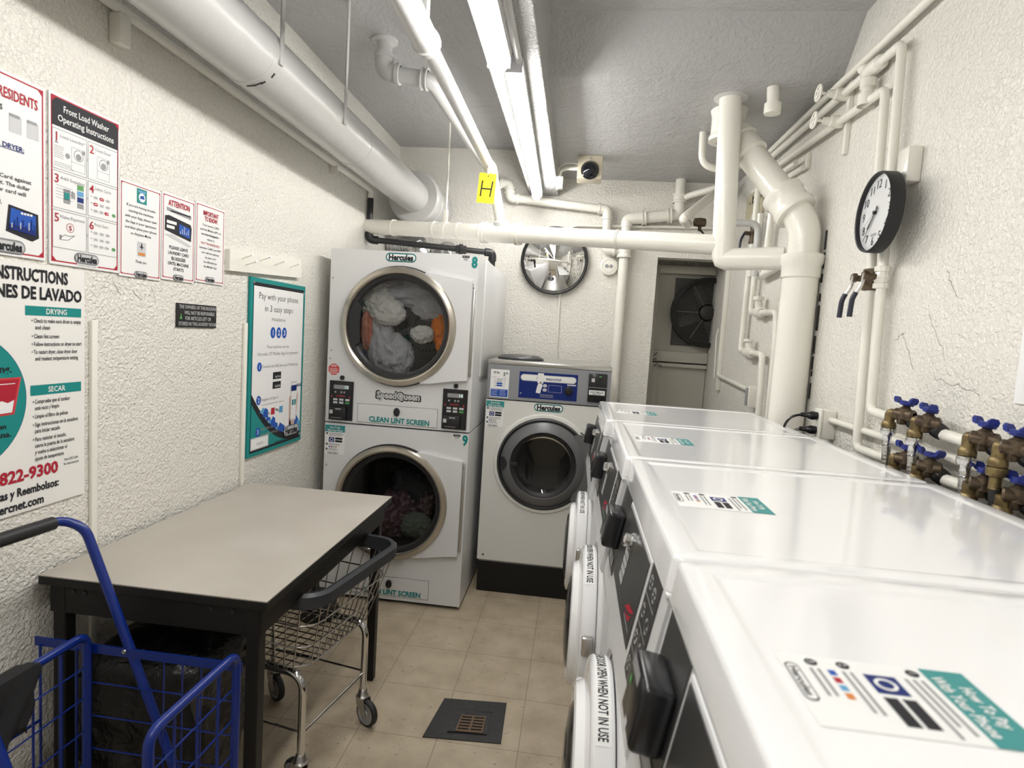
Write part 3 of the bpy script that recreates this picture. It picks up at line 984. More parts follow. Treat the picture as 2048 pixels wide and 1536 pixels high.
B().tube([(1.005, 3.43, 1.285), (1.005, 4.20, 1.325), (1.01, 4.25, 1.335)], 0.013, 12, 0.03).build('conduit', 'pipe', t)
t = thing('door_raceway', 'white raceway strip standing at the corner beside the alcove door', 'raceway', (1.0, 4.26, 1.3), 'vertical raceways')
B().box(1.0, XR, 4.235, 4.275, 1.22, 2.14, 0.004).build('channel', 'pipe', t)
B().tube([(0.995, 4.285, 1.30), (0.985, 4.29, 1.60), (0.99, 4.27, 1.66)], 0.006, 6, 0.02).build('wire', 'pipe', t)
t = thing('hanging_card', 'tan card lettered in black behind the slanted stack pipe', 'sign', (1.02, 3.7, 2.47))
s = Sheet((1.024, 3.98, 2.46), (0, -1, 0), (0, 0, 1))
B().box(1.025, 1.0295, 3.52, 3.98, 2.33, 2.50).build('card', 'card', t, smooth=False)
s.text('ink', 'b', 0.16, -0.005, 0.05, 0.05, bold=0.02)
s.rect('ink', 0.09, -0.03, 0.10, -0.012)
s.flush(t)

# ceiling stubs
t = thing('capped_stub', 'short white capped pipe stub under ceiling near the right wall', 'pipe', (0.772, 2.74, 2.56))
B().cyl((0.772, 2.74, ZS), (0.778, 2.74, 2.59), 0.026, n=20).build('pipe_run', 'pipe', t)
B().lathe((0.778, 2.74, 2.555), (0, 0, 1), [(0, 0), (0.034, 0.002), (0.036, 0.01), (0.036, 0.045), (0.026, 0.048)], 24).build('cap', 'pipe', t)
run('bent_stub', 'thin bent white pipe from ceiling left of the waste pipe', 'pipe', [(0.592, 3.31, ZS), (0.598, 3.31, 2.50), (0.72, 3.32, 2.475)], 0.019, fil=0.06, n=14)
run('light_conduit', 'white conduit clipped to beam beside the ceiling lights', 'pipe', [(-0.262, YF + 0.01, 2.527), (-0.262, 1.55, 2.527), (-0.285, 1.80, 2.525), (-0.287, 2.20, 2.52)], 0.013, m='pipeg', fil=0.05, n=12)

# silver dryer ducts behind the dryer
for k, (pts, lb) in enumerate((([(-1.12, 4.00, 1.90), (-1.15, 4.02, 2.10), (-1.28, 4.10, 2.12), (-1.40, 4.12, 2.11)], 'crinkled silver exhaust duct bending above left rear of the dryer'),
                              ([(-0.98, 4.06, 1.90), (-0.985, 4.08, 2.05), (-1.0, 4.28, 2.10)], 'second silver exhaust duct behind dryer, entering back wall'))):
    bb = B()
    P_ = [V(p) for p in pts]
    L_ = []
    for i in range(len(P_) - 1):
        for j in range(9):
            L_.append(P_[i].lerp(P_[i + 1], j / 9))
    for _ in range(6):
        L_ = [L_[0]] + [(L_[i - 1] + L_[i] * 2 + L_[i + 1]) / 4 for i in range(1, len(L_) - 1)] + [L_[-1]]
    bb.tube(L_, [0.078 + 0.004 * (i % 2) for i in range(len(L_))], 24)
    tag(bb.build('exhaust_duct', 'foil', ang=20), lb, 'duct', 'silver dryer ducts')

# camera box
t = thing('camera_box', 'beige box with black dome camera under ceiling near back wall', 'camera', (0.0, 3.79, 2.515))
B().box(-0.078, 0.076, 3.75, 3.87, 2.525, ZS, 0.006).build('housing', 'beige', t)
B().lathe((0.0, 3.75, 2.575), (0, -1, 0), [(0.056, 0), (0.056, 0.012), (0.05, 0.014), (0.047, 0.03), (0.035, 0.048), (0.018, 0.057), (0, 0.06)], 30).build('dome', 'dome', t)
B().lathe((0.0, 3.75, 2.648), (0, -1, 0), [(0.007, 0), (0.007, 0.003), (0, 0.004)], 12).build('screw', 'steel', t)
B().tube([(-0.078, 3.80, 2.60), (-0.155, 3.80, 2.60), (-0.19, 3.81, 2.585), (-0.195, 3.81, 2.50)], 0.013, 12, 0.03).tube([(-0.078, 3.79, 2.625), (-0.15, 3.79, 2.632), (-0.20, 3.80, 2.60), (-0.205, 3.80, 2.55)], 0.004, 6, 0.03).build('conduit', 'pipe', t)
B().box(-0.2085, -0.165, 3.785, 3.835, 2.47, 2.545, 0.004).build('junction_box', 'pipe', t)

# round outlet box
t = thing('round_box', 'round white electrical box with two holes on back wall right of mirror', 'box', (0.185, 4.29, 1.99))
B().lathe((0.186, YB, 2.055), (0, -1, 0), [(0.064, 0), (0.064, 0.03), (0.058, 0.036), (0.05, 0.037), (0.048, 0.033), (0.044, 0.033), (0.042, 0.039), (0, 0.040)], 32).build('box_body', 'pipe', t)
for dx in (-0.016, 0.016):
    B().lathe((0.186 + dx, YB - 0.040, 2.055), (0, -1, 0), [(0.0125, 0), (0.0125, 0.003), (0, 0.003)], 16).build('knockout', 'gprint', t)

# convex mirror
mc = V((-0.209, YB - 0.03, 2.075))
t = thing('convex_mirror', 'round convex safety mirror with black rim on back wall', 'mirror', (mc.x, mc.y, 1.83))
R_ = 0.232
prof = [(R_ * math.sin(i / 24 * 0.62) / math.sin(0.62), 0.012 + R_ / math.sin(0.62) * (math.cos(i / 24 * 0.62) - math.cos(0.62))) for i in range(24, -1, -1)]
B().lathe(mc, (0, -1, -0.05), prof, 64).build('mirror_face', 'mirror', t)
B().lathe(mc, (0, -1, -0.05), [(0.225, 0.02), (0.236, 0.026), (0.243, 0.02), (0.243, -0.015), (0.2, -0.02)], 64).build('rim', 'mblack', t)
B().cyl(mc, mc + V((0, 0.03, 0)), 0.05, n=16).build('wall_bracket', 'mblack', t)

# =================================================================== LEFT WALL: POSTERS, SIGNS, RACK
def lw(y0, z0, w_, h_, eps=0.006):
    return Sheet((XL + eps, y0, z0), (0, 1, 0), (0, 0, 1), w_, h_, 0.0006)


def poster(name, label, cat, y0, z0, w_, h_, m='paper', group=None, part='paper_sheet', th=0.004):
    t_ = thing(name, label, cat, (XL, y0 + w_ / 2, z0), group)
    B().box(XL + 0.002, XL + 0.006, y0, y0 + w_, z0, z0 + h_).build(part, m, t_, smooth=False)
    return t_, lw(y0, z0, w_, h_)


def corner_border(s, inset=0.03, t=0.0035, tri=0.018):
    ix, iy = inset * 0.12 / s.w, inset * 0.12 / s.h
    ix, iy = 0.005 / s.w, 0.007 / s.h
    s.frame('red', ix, iy, 1 - ix, 1 - iy, t)
    a, c = tri / s.w, tri / s.h
    for x, y, sx, sy in ((ix, iy, 1, 1), (1 - ix, iy, -1, 1), (ix, 1 - iy, 1, -1), (1 - ix, 1 - iy, -1, -1)):
        p = [(x, y), (x + sx * a, y), (x, y + sy * c)]
        s.poly('red', p if sx * sy > 0 else p[::-1], 1.1)


GP = 'notices in a row on left wall'
# --- front load washer instructions
t, s = poster('instruction_poster', 'white poster with black heading Front Load Washer Operating Instructions and six boxes', 'poster', 1.405, 1.628, 0.233, 0.444)
corner_border(s)
s.rect('ink', 0.03, 0.815, 0.97, 0.975, 2)
s.poly('red', [(0.022, 0.984), (0.022, 0.945), (0.10, 0.984)], 3)
s.poly('red', [(0.978, 0.984), (0.90, 0.984), (0.978, 0.945)], 3)
s.text('wprint', 'Front Load Washer', 0.5, 0.925, 0.0165, 0.150, bold=0.01, z=3)
s.text('wprint', 'Operating Instructions', 0.5, 0.865, 0.0165, 0.185, bold=0.01, z=3)
bx = [(0.035, 0.50), (0.515, 0.975)]
ry = [(0.565, 0.80), (0.335, 0.555), (0.10, 0.325)]
for r in range(3):
    for c in range(2):
        s.frame('gprint', bx[c][0], ry[r][0], bx[c][1], ry[r][1], 0.0016)
        n = 2 * r + c + 1
        s.text('red', str(n), bx[c][0] + 0.055, ry[r][1] - 0.045, 0.022, bold=0.01)
        tt = ['Load Laundry*', 'Close Door', 'Add Supplies', 'Select Cycle', 'Make Payment', 'Press Start'][n - 1]
        s.text('gprint', tt, bx[c][0] + 0.10, ry[r][1] - 0.035, 0.0085, (0.078 if c == 0 else 0.058) * (1.0 if n != 6 else 0.85), align='L')
    s.text('gprint', '»', 0.508, (ry[r][0] + ry[r][1]) / 2, 0.010)
s.poly('gprint', [(0.065, 0.715), (0.115, 0.715), (0.09, 0.735)])
s.lines('gprint', 0.055, 0.20, 0.70, 7, 0.011, 0.0012)
s.lines('gprint', 0.055, 0.34, 0.605, 3, 0.011, 0.0012)
for cx_, x0 in ((0.375, 0.285), (0.735, 0.65)):
    s.frame('gprint', x0, 0.585, x0 + 0.19, 0.725, 0.0009)
    s.line('gprint', x0, 0.635, x0 + 0.19, 0.635, 0.0009)
    s.circ('gprint', x0 + 0.10, 0.683, 0.0155, 0.002)
    s.disc('gprint', x0 + 0.10, 0.675, 0.009)
    s.rect('gprint', x0 + 0.15, 0.70, x0 + 0.185, 0.722)
s.disc('gprint', 0.235, 0.66, 0.007)
for k, c in enumerate(('green', 'lblue', 'navy', 'gprint')):
    s.rect(c, 0.365, 0.475 - k * 0.037, 0.455, 0.507 - k * 0.037)
s.rect('gprint', 0.18, 0.375, 0.27, 0.46)
s.rect('teal', 0.19, 0.40, 0.255, 0.44, 2)
for k in range(5):
    s.line('gprint', 0.08, 0.40 + 0.018 * k, 0.30, 0.395 + 0.018 * k, 0.0011)
s.poly('gprint', [(0.28, 0.42), (0.335, 0.41), (0.335, 0.45), (0.29, 0.46)])
for base, hot in ((0.46, {(0, 1), (1, 0), (2, 2)}), (0.235, set())):
    for r in range(3):
        s.rect('gprint', 0.555, base - r * 0.042 + 0.001, 0.58, base - r * 0.042 + 0.006)
        for c in range(3):
            s.pill('red' if (r, c) in hot else 'lprint', 0.63 + c * 0.092 * (1 if r < 2 else 0.92), base - r * 0.042, 0.0165, 0.0088)
            s.rect('gprint' if (r, c) not in hot else 'wprint', 0.61 + c * 0.092, base - r * 0.042 - 0.002, 0.65 + c * 0.092, base - r * 0.042 + 0.002, 2)
    s.pill('green', 0.91, base - 0.084, 0.014, 0.0095)
s.circ('red', 0.27, 0.232, 0.0125, 0.0014)
s.text('red', '$', 0.27, 0.232, 0.013)
for p in ((0.14, 0.165, 0.20, 0.185), (0.20, 0.185, 0.25, 0.18), (0.25, 0.18, 0.33, 0.19), (0.33, 0.19, 0.24, 0.155), (0.24, 0.155, 0.16, 0.152)):
    s.line('gprint', *p, 0.002)
s.rect('gprint', 0.125, 0.15, 0.155, 0.18)
logo(s, 0.50, 0.058, 0.082, 0.030, 3, 'gprint', 'lprint')
s.rect('wprint', 0.36, 0.006, 0.66, 0.024, 2)
s.text('ink', 'The Smart Choice in Laundry', 0.51, 0.016, 0.0035, 0.062, z=3)
s.flush(t)

# --- residents poster (runs out of the picture)
t, s = poster('residents_poster', 'white red-bordered poster headed RESIDENTS at the left edge, above the big board', 'poster', 1.02, 1.632, 0.373, 0.436)
corner_border(s)
s.text('red', 'ATTENTION RESIDENTS', 0.945, 0.885, 0.024, 0.225, 'R', bold=0.02)
s.text('ink', 'INSTRUCTIONS', 0.70, 0.80, 0.0125, 0.10, 'R', bold=0.02)
for x in (0.745, 0.868):
    s.rect('lprint', x, 0.685, x + 0.085, 0.78)
    s.rect('gprint', x, 0.768, x + 0.07, 0.785, 2)
s.text('navy', 'TO USE WASHER OR DRYER:', 0.845, 0.605, 0.0115, 0.22, 'R', bold=0.02)
s.rect('navy', 0.30, 0.585, 0.845, 0.589)
for k, l in enumerate(('place your Card against', 'the card reader and hold it. The dollar', 'amount left on your card will')):
    s.text('ink', l, (0.895, 0.885, 0.855)[k], 0.435 - 0.038 * k, 0.0092, (0.155, 0.235, 0.185)[k], 'R', bold=0.01)
s.text('ink', 'when it is inserted,', 0.69, 0.29, 0.0092, 0.12, 'R', bold=0.01)
s.poly('ink', [(0.715, 0.135), (0.735, 0.285), (0.945, 0.262), (0.95, 0.125), (0.90, 0.10)], 1)
s.poly('blue', [(0.735, 0.15), (0.75, 0.27), (0.925, 0.25), (0.925, 0.135)], 2)
s.poly('navy', [(0.735, 0.15), (0.738, 0.18), (0.925, 0.165), (0.925, 0.135)], 3)
for k in range(9):
    s.rect('lprint' if k % 3 == 0 else 'navy', 0.75 + 0.02 * k, 0.16, 0.757 + 0.02 * k, 0.185 + 0.05 * ((k * 7) % 5) / 5, 3.5)
for k in range(4):
    s.rect('wprint', 0.815 + 0.022 * k, 0.243, 0.832 + 0.022 * k, 0.255, 4)
logo(s, 0.72, 0.052, 0.095, 0.034, 3, 'gprint', 'lprint')
s.flush(t)

# --- three smaller notices
t, s = poster('app_trouble_notice', 'small red-bordered notice beginning If you are having trouble, leftmost of three', 'notice', 1.640, 1.622, 0.175, 0.292, group=GP)
corner_border(s, tri=0.009, t=0.0025)
s.rect('teal', 0.39, 0.80, 0.63, 0.955)
s.disc('wprint', 0.51, 0.865, 0.014, 2)
s.poly('blue', [(0.45, 0.85), (0.57, 0.85), (0.55, 0.89), (0.47, 0.88)], 3)
s.rect('lblue', 0.42, 0.915, 0.60, 0.935, 2)
for k, l in enumerate(('If you are having trouble', 'starting the machines', 'with your App, please open', 'the App in your apartment', 'and then place your phone', 'on Airplane Mode.')):
    s.text('ink', l, 0.5, 0.755 - 0.058 * k, 0.0078, (0.122, 0.104, 0.135, 0.130, 0.134, 0.088)[k], bold=0.004)
s.rect('lprint', 0.41, 0.235, 0.62, 0.39)
s.rect('orange', 0.435, 0.245, 0.595, 0.275, 2)
s.poly('ink', [(0.51, 0.30), (0.53, 0.33), (0.57, 0.33), (0.53, 0.345), (0.52, 0.375), (0.50, 0.375), (0.50, 0.345), (0.45, 0.335), (0.50, 0.33)], 2)
s.text('ink', 'Thank you.', 0.5, 0.175, 0.0085, 0.047, bold=0.004)
logo(s, 0.5, 0.038, 0.056, 0.020, 3, 'gprint', 'lprint')
s.flush(t)

t, s = poster('card_notice', 'small notice headed ATTENTION about leaving the laundry card in holder, middle of three', 'notice', 1.820, 1.630, 0.166, 0.290, group=GP)
corner_border(s, tri=0.009, t=0.0025)
s.text('red', 'ATTENTION', 0.5, 0.895, 0.0185, 0.108, bold=0.03)
s.poly('gprint', [(0.13, 0.80), (0.88, 0.765), (0.88, 0.805), (0.13, 0.84)], 1)
s.rect('ink', 0.24, 0.795, 0.86, 0.812, 2)
s.poly('ink', [(0.08, 0.57), (0.08, 0.735), (0.20, 0.75), (0.86, 0.705), (0.90, 0.66), (0.88, 0.50), (0.40, 0.54)], 1)
s.poly('blue', [(0.50, 0.565), (0.50, 0.68), (0.84, 0.655), (0.84, 0.535)], 2)
for k in range(5):
    s.rect('lprint', 0.53 + 0.06 * k, 0.57, 0.55 + 0.06 * k, 0.60 + 0.03 * (k % 3), 3)
s.rect('wprint', 0.13, 0.655, 0.42, 0.69, 2)
s.rect('wprint', 0.13, 0.60, 0.36, 0.635, 2)
s.poly('lprint', [(0.06, 0.52), (0.30, 0.54), (0.90, 0.45), (0.80, 0.43)], 1)
for k, l in enumerate(('PLEASE LEAVE', 'LAUNDRY CARD', 'IN HOLDER', 'UNTIL MACHINE', 'STARTS')):
    s.text('ink', l, 0.5, 0.385 - 0.062 * k, 0.0105, (0.095, 0.104, 0.072, 0.105, 0.052)[k], bold=0.012)
s.rect('ink', 0.29, 0.24, 0.72, 0.244)
logo(s, 0.5, 0.04, 0.054, 0.020, 3, 'gprint', 'lprint')
s.flush(t)

t, s = poster('important_notice', 'small notice headed IMPORTANT TO KNOW about card and app, rightmost of three', 'notice', 1.992, 1.638, 0.172, 0.290, group=GP)
corner_border(s, tri=0.009, t=0.0025)
s.text('red', 'IMPORTANT', 0.5, 0.885, 0.0155, 0.090, bold=0.03)
s.text('red', 'TO KNOW!', 0.5, 0.815, 0.0155, 0.076, bold=0.03)
for k, l in enumerate(('Your laundry CARD', 'and the Mobile APP are', 'not interchangeable –', 'value is', 'NOT TRANSFERABLE', 'between CARD and APP,', 'nor will the balance', 'on your card', 'be reflected on', 'the Mobile App')):
    s.text('red' if k == 4 else 'ink', l, 0.5, 0.735 - 0.058 * k, 0.0078, (0.100, 0.124, 0.112, 0.044, 0.112, 0.128, 0.103, 0.066, 0.078, 0.078)[k], bold=0.004 if k != 2 else 0.015)
logo(s, 0.5, 0.05, 0.056, 0.020, 3, 'gprint', 'lprint')
s.flush(t)

# --- big white board of instructions
t, s = poster('instruction_board', 'large white board with teal DRYING and SECAR bands and a red phone number', 'poster', 0.86, 0.975, 0.655, 0.645, m='board', part='board')
X_ = lambda yw: (yw - 0.86) / 0.655
s.text('ink', 'WASHING INSTRUCTIONS', X_(1.460), 0.955, 0.030, 0.358, 'R', bold=0.035)
s.text('ink', 'INSTRUCCIONES DE LAVADO', X_(1.504), 0.885, 0.030, 0.435, 'R', bold=0.035)
s.rect('teal', X_(1.335), 0.795, X_(1.503), 0.833)
s.text('wprint', 'DRYING', X_(1.425), 0.814, 0.014, 0.062, bold=0.015)
for i, (yy, l, wd) in enumerate(((0.775, '• Check to make sure drum is empty', 0.150), (0.748, 'and clean', 0.043), (0.712, '• Clean lint screen', 0.080), (0.680, '• Follow instructions on dryer to start', 0.152), (0.648, '• To restart dryer, close dryer door', 0.138), (0.621, 'and reselect temperature setting', 0.130))):
    s.text('ink', l, X_(1.352 if l[0] == '•' else 1.362), yy, 0.0105, wd, 'L', bold=0.012)
s.rect('teal', X_(1.348), 0.470, X_(1.503), 0.512)
s.text('wprint', 'SECAR', X_(1.425), 0.491, 0.014, 0.052, bold=0.015)
for i, (yy, l, wd) in enumerate(((0.445, '• Compruebe que el tambor', 0.112), (0.418, 'esté vacio y limpio', 0.072), (0.384, '• Limpie el filtro de pelusa', 0.105), (0.350, '• Siga instrucciones en la secadora', 0.138), (0.323, 'para iniciar secado', 0.074), (0.289, '• Para reiniciar el secado,', 0.100), (0.262, 'cierre la puerta de la secadora', 0.120), (0.235, 'y vuelva a seleccionar el', 0.096), (0.208, 'ajuste de temperatura', 0.086))):
    s.text('ink', l, X_(1.354 if l[0] == '•' else 1.360), yy, 0.0105, wd, 'L', bold=0.012)
s.text('red', '1-800-822-9300', X_(1.428), 0.155, 0.030, 0.270, 'R', bold=0.035)
s.text('ink', 'Preguntas y Reembolsos:', X_(1.430), 0.087, 0.021, 0.238, 'R', bold=0.03)
s.text('ink', 'www.hercnet.com', X_(1.384), 0.033, 0.022, 0.200, 'R', bold=0.03)
s.text('ink', 'Scan QR-Code', X_(1.470), 0.178, 0.0065, 0.044, bold=0.01)
s.text('ink', 'for hercnet.com', X_(1.470), 0.158, 0.0065, 0.048, bold=0.01)
# teal disc with the red tub
s.disc('navy', X_(1.165), 0.465, 0.172, 1, 64)
s.disc('teal', X_(1.165), 0.465, 0.1705, 2, 64)
s.text('ink', 'Cleaning is caring.', X_(1.297), 0.585, 0.018, 0.20, 'R', bold=0.03, z=3)
s.text('ink', 'Es limpieza sana.', X_(1.295), 0.33, 0.014, 0.16, 'R', bold=0.03, z=3)
s.text('ink', 'con ropa limpia en', X_(1.282), 0.362, 0.012, 0.16, 'R', bold=0.03, z=3)
s.poly('redb', [(X_(1.03), 0.395), (X_(1.303), 0.405), (X_(1.322), 0.55), (X_(1.00), 0.55)], 3)
s.poly('red', [(X_(1.035), 0.402), (X_(1.298), 0.411), (X_(1.316), 0.543), (X_(1.01), 0.543)], 4)
s.poly('wprint', [(X_(1.04), 0.406), (X_(1.296), 0.414), (X_(1.302), 0.462), (X_(1.285), 0.452), (X_(1.27), 0.462), (X_(1.25), 0.450), (X_(1.03), 0.46)], 5)
s.rect('wprint', X_(1.02), 0.525, X_(1.305), 0.528, 5)
s.flush(t)

# --- owners sign
t = thing('owners_sign', 'small black sign reading THE OWNERS OF THIS BUILDING on left wall', 'sign', (XL, 2.01, 1.47))
B().box(XL + 0.001, XL + 0.007, 1.899, 2.122, 1.470, 1.555, 0.001).build('sign_plate', 'mblack', t, smooth=False)
s = lw(1.899, 1.470, 0.223, 0.085, 0.0078)
for k, (l, wd, c) in enumerate((('THE OWNERS OF THIS BUILDING', 0.212, 0.51), ('WILL NOT BE RESPONSIBLE', 0.172, 0.545), ('FOR ARTICLES LEFT OR', 0.146, 0.51), ('STORED IN THE LAUNDRY ROOM', 0.212, 0.50))):
    s.text('lprint', l, c, 0.855 - 0.235 * k, 0.0125, wd, bold=0.004)
s.poly('green', [(0.035, 0.34), (0.115, 0.34), (0.09, 0.44), (0.10, 0.45), (0.08, 0.58), (0.06, 0.45), (0.065, 0.44)], 2)
s.flush(t)

# --- teal framed poster
t = thing('pay_poster', 'tall white poster in teal frame headed Pay with your phone in 3 easy steps', 'poster', (XL, 2.6, 0.905))
y0, z0, w_, h_ = 2.345, 0.905, 0.498, 0.790
B().box(XL + 0.002, XL + 0.012, y0, y0 + w_, z0, z0 + h_).build('teal_backing', 'teal', t, smooth=False)
s = lw(y0, z0, w_, h_, 0.0125)
s.rect('ink', 0.045, 0.022, 0.965, 0.975, 1)
n = 22
pts = [(0.962, 0.962), (0.05, 0.962)]
q = []
for i in range(n + 1):
    u = i / n
    q.append((0.05 + 0.912 * u, 0.30 * (1 - u) ** 2.4 + 0.055 + 0.012 * u))
s.poly('paper', [(0.05, 0.955)] + q + [(0.955, 0.955)], 2)
s.poly('teal', [(0.05, 0.035)] + [(0.97, 0.035)] + [(x, max(y - 0.035 - 0.02 * (1 - x), 0.035)) for x, y in q[::-1]], 2)
s.text('ink', 'Pay with your phone', 0.49, 0.905, 0.028, 0.355)
s.text('ink', 'in 3 easy steps', 0.49, 0.838, 0.028, 0.255)
s.text('gprint', "IT'S AS EASY AS", 0.48, 0.775, 0.013, 0.125, bold=0.01)
for k in range(3):
    s.disc('blue', 0.38 + 0.105 * k, 0.700, 0.022, 3, 24, 0.026)
    s.text('wprint', str(k + 1), 0.38 + 0.105 * k, 0.700, 0.024, bold=0.02, z=4)
s.text('gprint', 'These machines use the', 0.48, 0.618, 0.014, 0.205, z=3)
s.text('gprint', 'Hercules CP Mobile App for payment', 0.50, 0.578, 0.016, 0.37, z=3)
for k, (yy, l, wd) in enumerate(((0.505, 'Download the FREE Hercules CP Mobile App', 0.33), (0.315, 'Register & Sign in', 0.145), (0.145, 'Start the machine', 0.15))):
    s.disc('blue', 0.165, yy - (0.012 if k == 2 else 0), 0.019, 3, 24, 0.021)
    s.text('wprint', str(k + 1), 0.165, yy - (0.012 if k == 2 else 0), 0.020, bold=0.01, z=4)
    s.text('gprint', l, 0.215, yy, 0.0135, wd, 'L', z=3)
s.text('gprint', 'using your smartphone', 0.215, 0.112, 0.0135, 0.19, 'L', z=3)
s.text('gprint', 'You can create value with cash or credit card', 0.215, 0.285, 0.007, 0.20, 'L', z=3)
for k, l in enumerate(('App Store', 'Google Play')):
    s.rect('ink', 0.40, 0.425 - k * 0.057, 0.55, 0.467 - k * 0.057, 3)
    s.text('wprint', l, 0.49, 0.441 - k * 0.057, 0.010, 0.05, z=4)
for k, c in enumerate(('wprint', 'red', 'wprint', 'lblue')):
    s.rect(c, 0.31 + 0.075 * k, 0.215, 0.375 + 0.075 * k, 0.255, 3)
s.text('ink', 'VISA', 0.343, 0.228, 0.010, 0.026, z=4)
s.poly('gprint', [(0.46, 0.235), (0.525, 0.225), (0.525, 0.24), (0.46, 0.25)], 4)
# phone and hand
s.poly('skin', [(0.73, 0.11), (0.72, 0.30), (0.755, 0.31), (0.77, 0.12)], 3)
s.poly('skin', [(0.86, 0.11), (0.90, 0.30), (0.885, 0.33), (0.845, 0.20)], 3)
s.poly('skin', [(0.73, 0.105), (0.86, 0.105), (0.85, 0.17), (0.74, 0.16)], 3)
s.rect('lprint', 0.752, 0.145, 0.868, 0.395, 4)
s.rect('paper', 0.757, 0.155, 0.863, 0.385, 5)
s.rect('navy', 0.757, 0.335, 0.863, 0.372, 6)
s.text('navy', 'HERCULES', 0.91, 0.368, 0.014, 0.05, z=4, bold=0.02)
for k in range(2):
    s.rect('teald', 0.775 + 0.045 * k, 0.245, 0.810 + 0.045 * k, 0.280, 6)
# blue waves
for k in range(16):
    x = 0.24 + 0.045 * k
    yb_ = 0.30 * (1 - (x - 0.05) / 0.912) ** 2.4 + 0.057 if x < 0.96 else 0.06
    a = 0.040 + 0.022 * math.sin(k * 1.9) + (0.06 if k > 13 else 0)
    s.poly('blue' if k % 3 else 'lblue', [(x - 0.05, yb_ + 0.012), (min(x + 0.05, 0.955), max(yb_ - 0.004, 0.07)), (min(x + 0.045, 0.955), yb_ + a * 0.75), (x, yb_ + a), (x - 0.03, yb_ + a * 0.6)], 3 + 0.05 * k)
logo(s, 0.775, 0.088, 0.150, 0.052, 7, 'gprint', 'lprint')
s.text('ink', 'The Smart Choice in Laundry', 0.74, 0.052 + 0.008, 0.008, 0.12, z=6)
s.text('ink', '1-800-526-0760 · www.hercnet.com', 0.70, 0.040, 0.010, 0.24, z=6, bold=0.01)
s.rect('lprint', 0.05, 0.035, 0.35, 0.105, 3)
s.rect('wprint', 0.06, 0.042, 0.34, 0.098, 4)
s.text('gprint', 'HL92074', 0.2, 0.065, 0.011, 0.05, z=5)
s.flush(t)
b = B()
for x, y in ((0.045, 0.972), (0.955, 0.955), (0.955, 0.045)):
    b = B()
    b.lathe(s.P(x, y, 2), (1, 0, 0), [(0.006, 0), (0.005, 0.003), (0, 0.004)], 12)
    b.build('corner_screw', 'steel', t)

# --- raceway strips and nail rack
tag(B().box(XL, XL + 0.012, 1.535, 1.557, 0.30, 1.482, 0.003).build('wall_raceway', 'pipe'), 'narrow white raceway strip on left wall just right of the big board', 'raceway', 'raceway strips on left wall')
tag(B().box(XL, XL + 0.012, 2.312, 2.335, 0.30, 1.497, 0.003).build('wall_raceway', 'pipe'), 'narrow white raceway strip on left wall beside the teal framed poster', 'raceway', 'raceway strips on left wall')
t = thing('nail_rack', 'white painted wooden board studded with nails above the teal framed poster', 'rack', (XL, 2.475, 1.70))
b = B().prism([(XL, 2.178, 1.700), (XL, 2.775, 1.733), (XL, 2.772, 1.822), (XL, 2.178, 1.784)], (0.022, 0, 0))
b.build('board', 'pipe', t, smooth=False)
for y, z in ((2.26, 1.757), (2.40, 1.768), (2.52, 1.765), (2.66, 1.772), (2.29, 1.735)):
    p = V((XL + 0.02, y, z))
    e = p + V((0.055, -0.012, 0.016))
    B().cyl(p, e, 0.0022, n=6).cyl(e, e + V((0.002, -0.0005, 0.0006)), 0.005, n=8).build('nail', 'pipe', t)

# =================================================================== STACKED DRYER
YD = 3.0
DX0, DX1, DZT = -1.337, -0.537, 1.918


def fsheet(y, eps=0.0005):
    return Sheet((0, y - eps, 0), (1, 0, 0), (0, 0, 1), 1, 1, 0.0005)


def howto(s, x0, x1, y0, y1, z=1, paper='decal'):
    """sticker How To Pay With Your Phone; coordinates in sheet units (metres)"""
    W_, H_ = x1 - x0, y1 - y0
    X = lambda f: x0 + f * W_
    Y = lambda f: y0 + f * H_
    s.rect(paper, x0, y0, x1, y1, z)
    s.rect('teald', x0, Y(0.77), x1, y1, z + 1)
    s.text('wprint', 'How To Pay', X(0.5), Y(0.925), H_ * 0.065, W_ * 0.52, bold=0.02, z=z + 2)
    s.text('wprint', 'With Your Phone', X(0.5), Y(0.825), H_ * 0.065, W_ * 0.78, bold=0.02, z=z + 2)
    for k, yy in enumerate((0.71, 0.345, 0.175)):
        s.disc('ink', X(0.10), Y(yy), W_ * 0.055, z + 1, 14)
        s.text('wprint', str(k + 1), X(0.10), Y(yy), W_ * 0.06, z=z + 2)
    s.lines('gprint', X(0.2), X(0.97), Y(0.725), 3, 0.042 * H_, 0.018 * H_, z + 1)
    s.rect('navy', X(0.20), Y(0.42), X(0.47), Y(0.585), z + 1)
    s.circ('wprint', X(0.335), Y(0.50), W_ * 0.09, W_ * 0.03, z + 2, 14)
    for k in range(2):
        s.rect('ink', X(0.52), Y(0.515 - 0.09 * k), X(0.88), Y(0.585 - 0.09 * k), z + 1)
    s.lines('gprint', X(0.2), X(0.85), Y(0.36), 2, 0.04 * H_, 0.018 * H_, z + 1)
    for k, c in enumerate(('blue', 'red', 'lblue', 'orange')):
        s.rect(c, X(0.20 + 0.11 * k), Y(0.235), X(0.28 + 0.11 * k), Y(0.275), z + 1)
    s.lines('gprint', X(0.2), X(0.7), Y(0.19), 2, 0.04 * H_, 0.018 * H_, z + 1)
    s.pill('ink', X(0.42), Y(0.05), W_ * 0.55, H_ * 0.075, z + 1)
    s.pill(paper, X(0.42), Y(0.05), W_ * 0.51, H_ * 0.06, z + 1.5)
    s.text('ink', 'Hercules', X(0.42), Y(0.05), H_ * 0.04, W_ * 0.42, bold=0.03, z=z + 2)


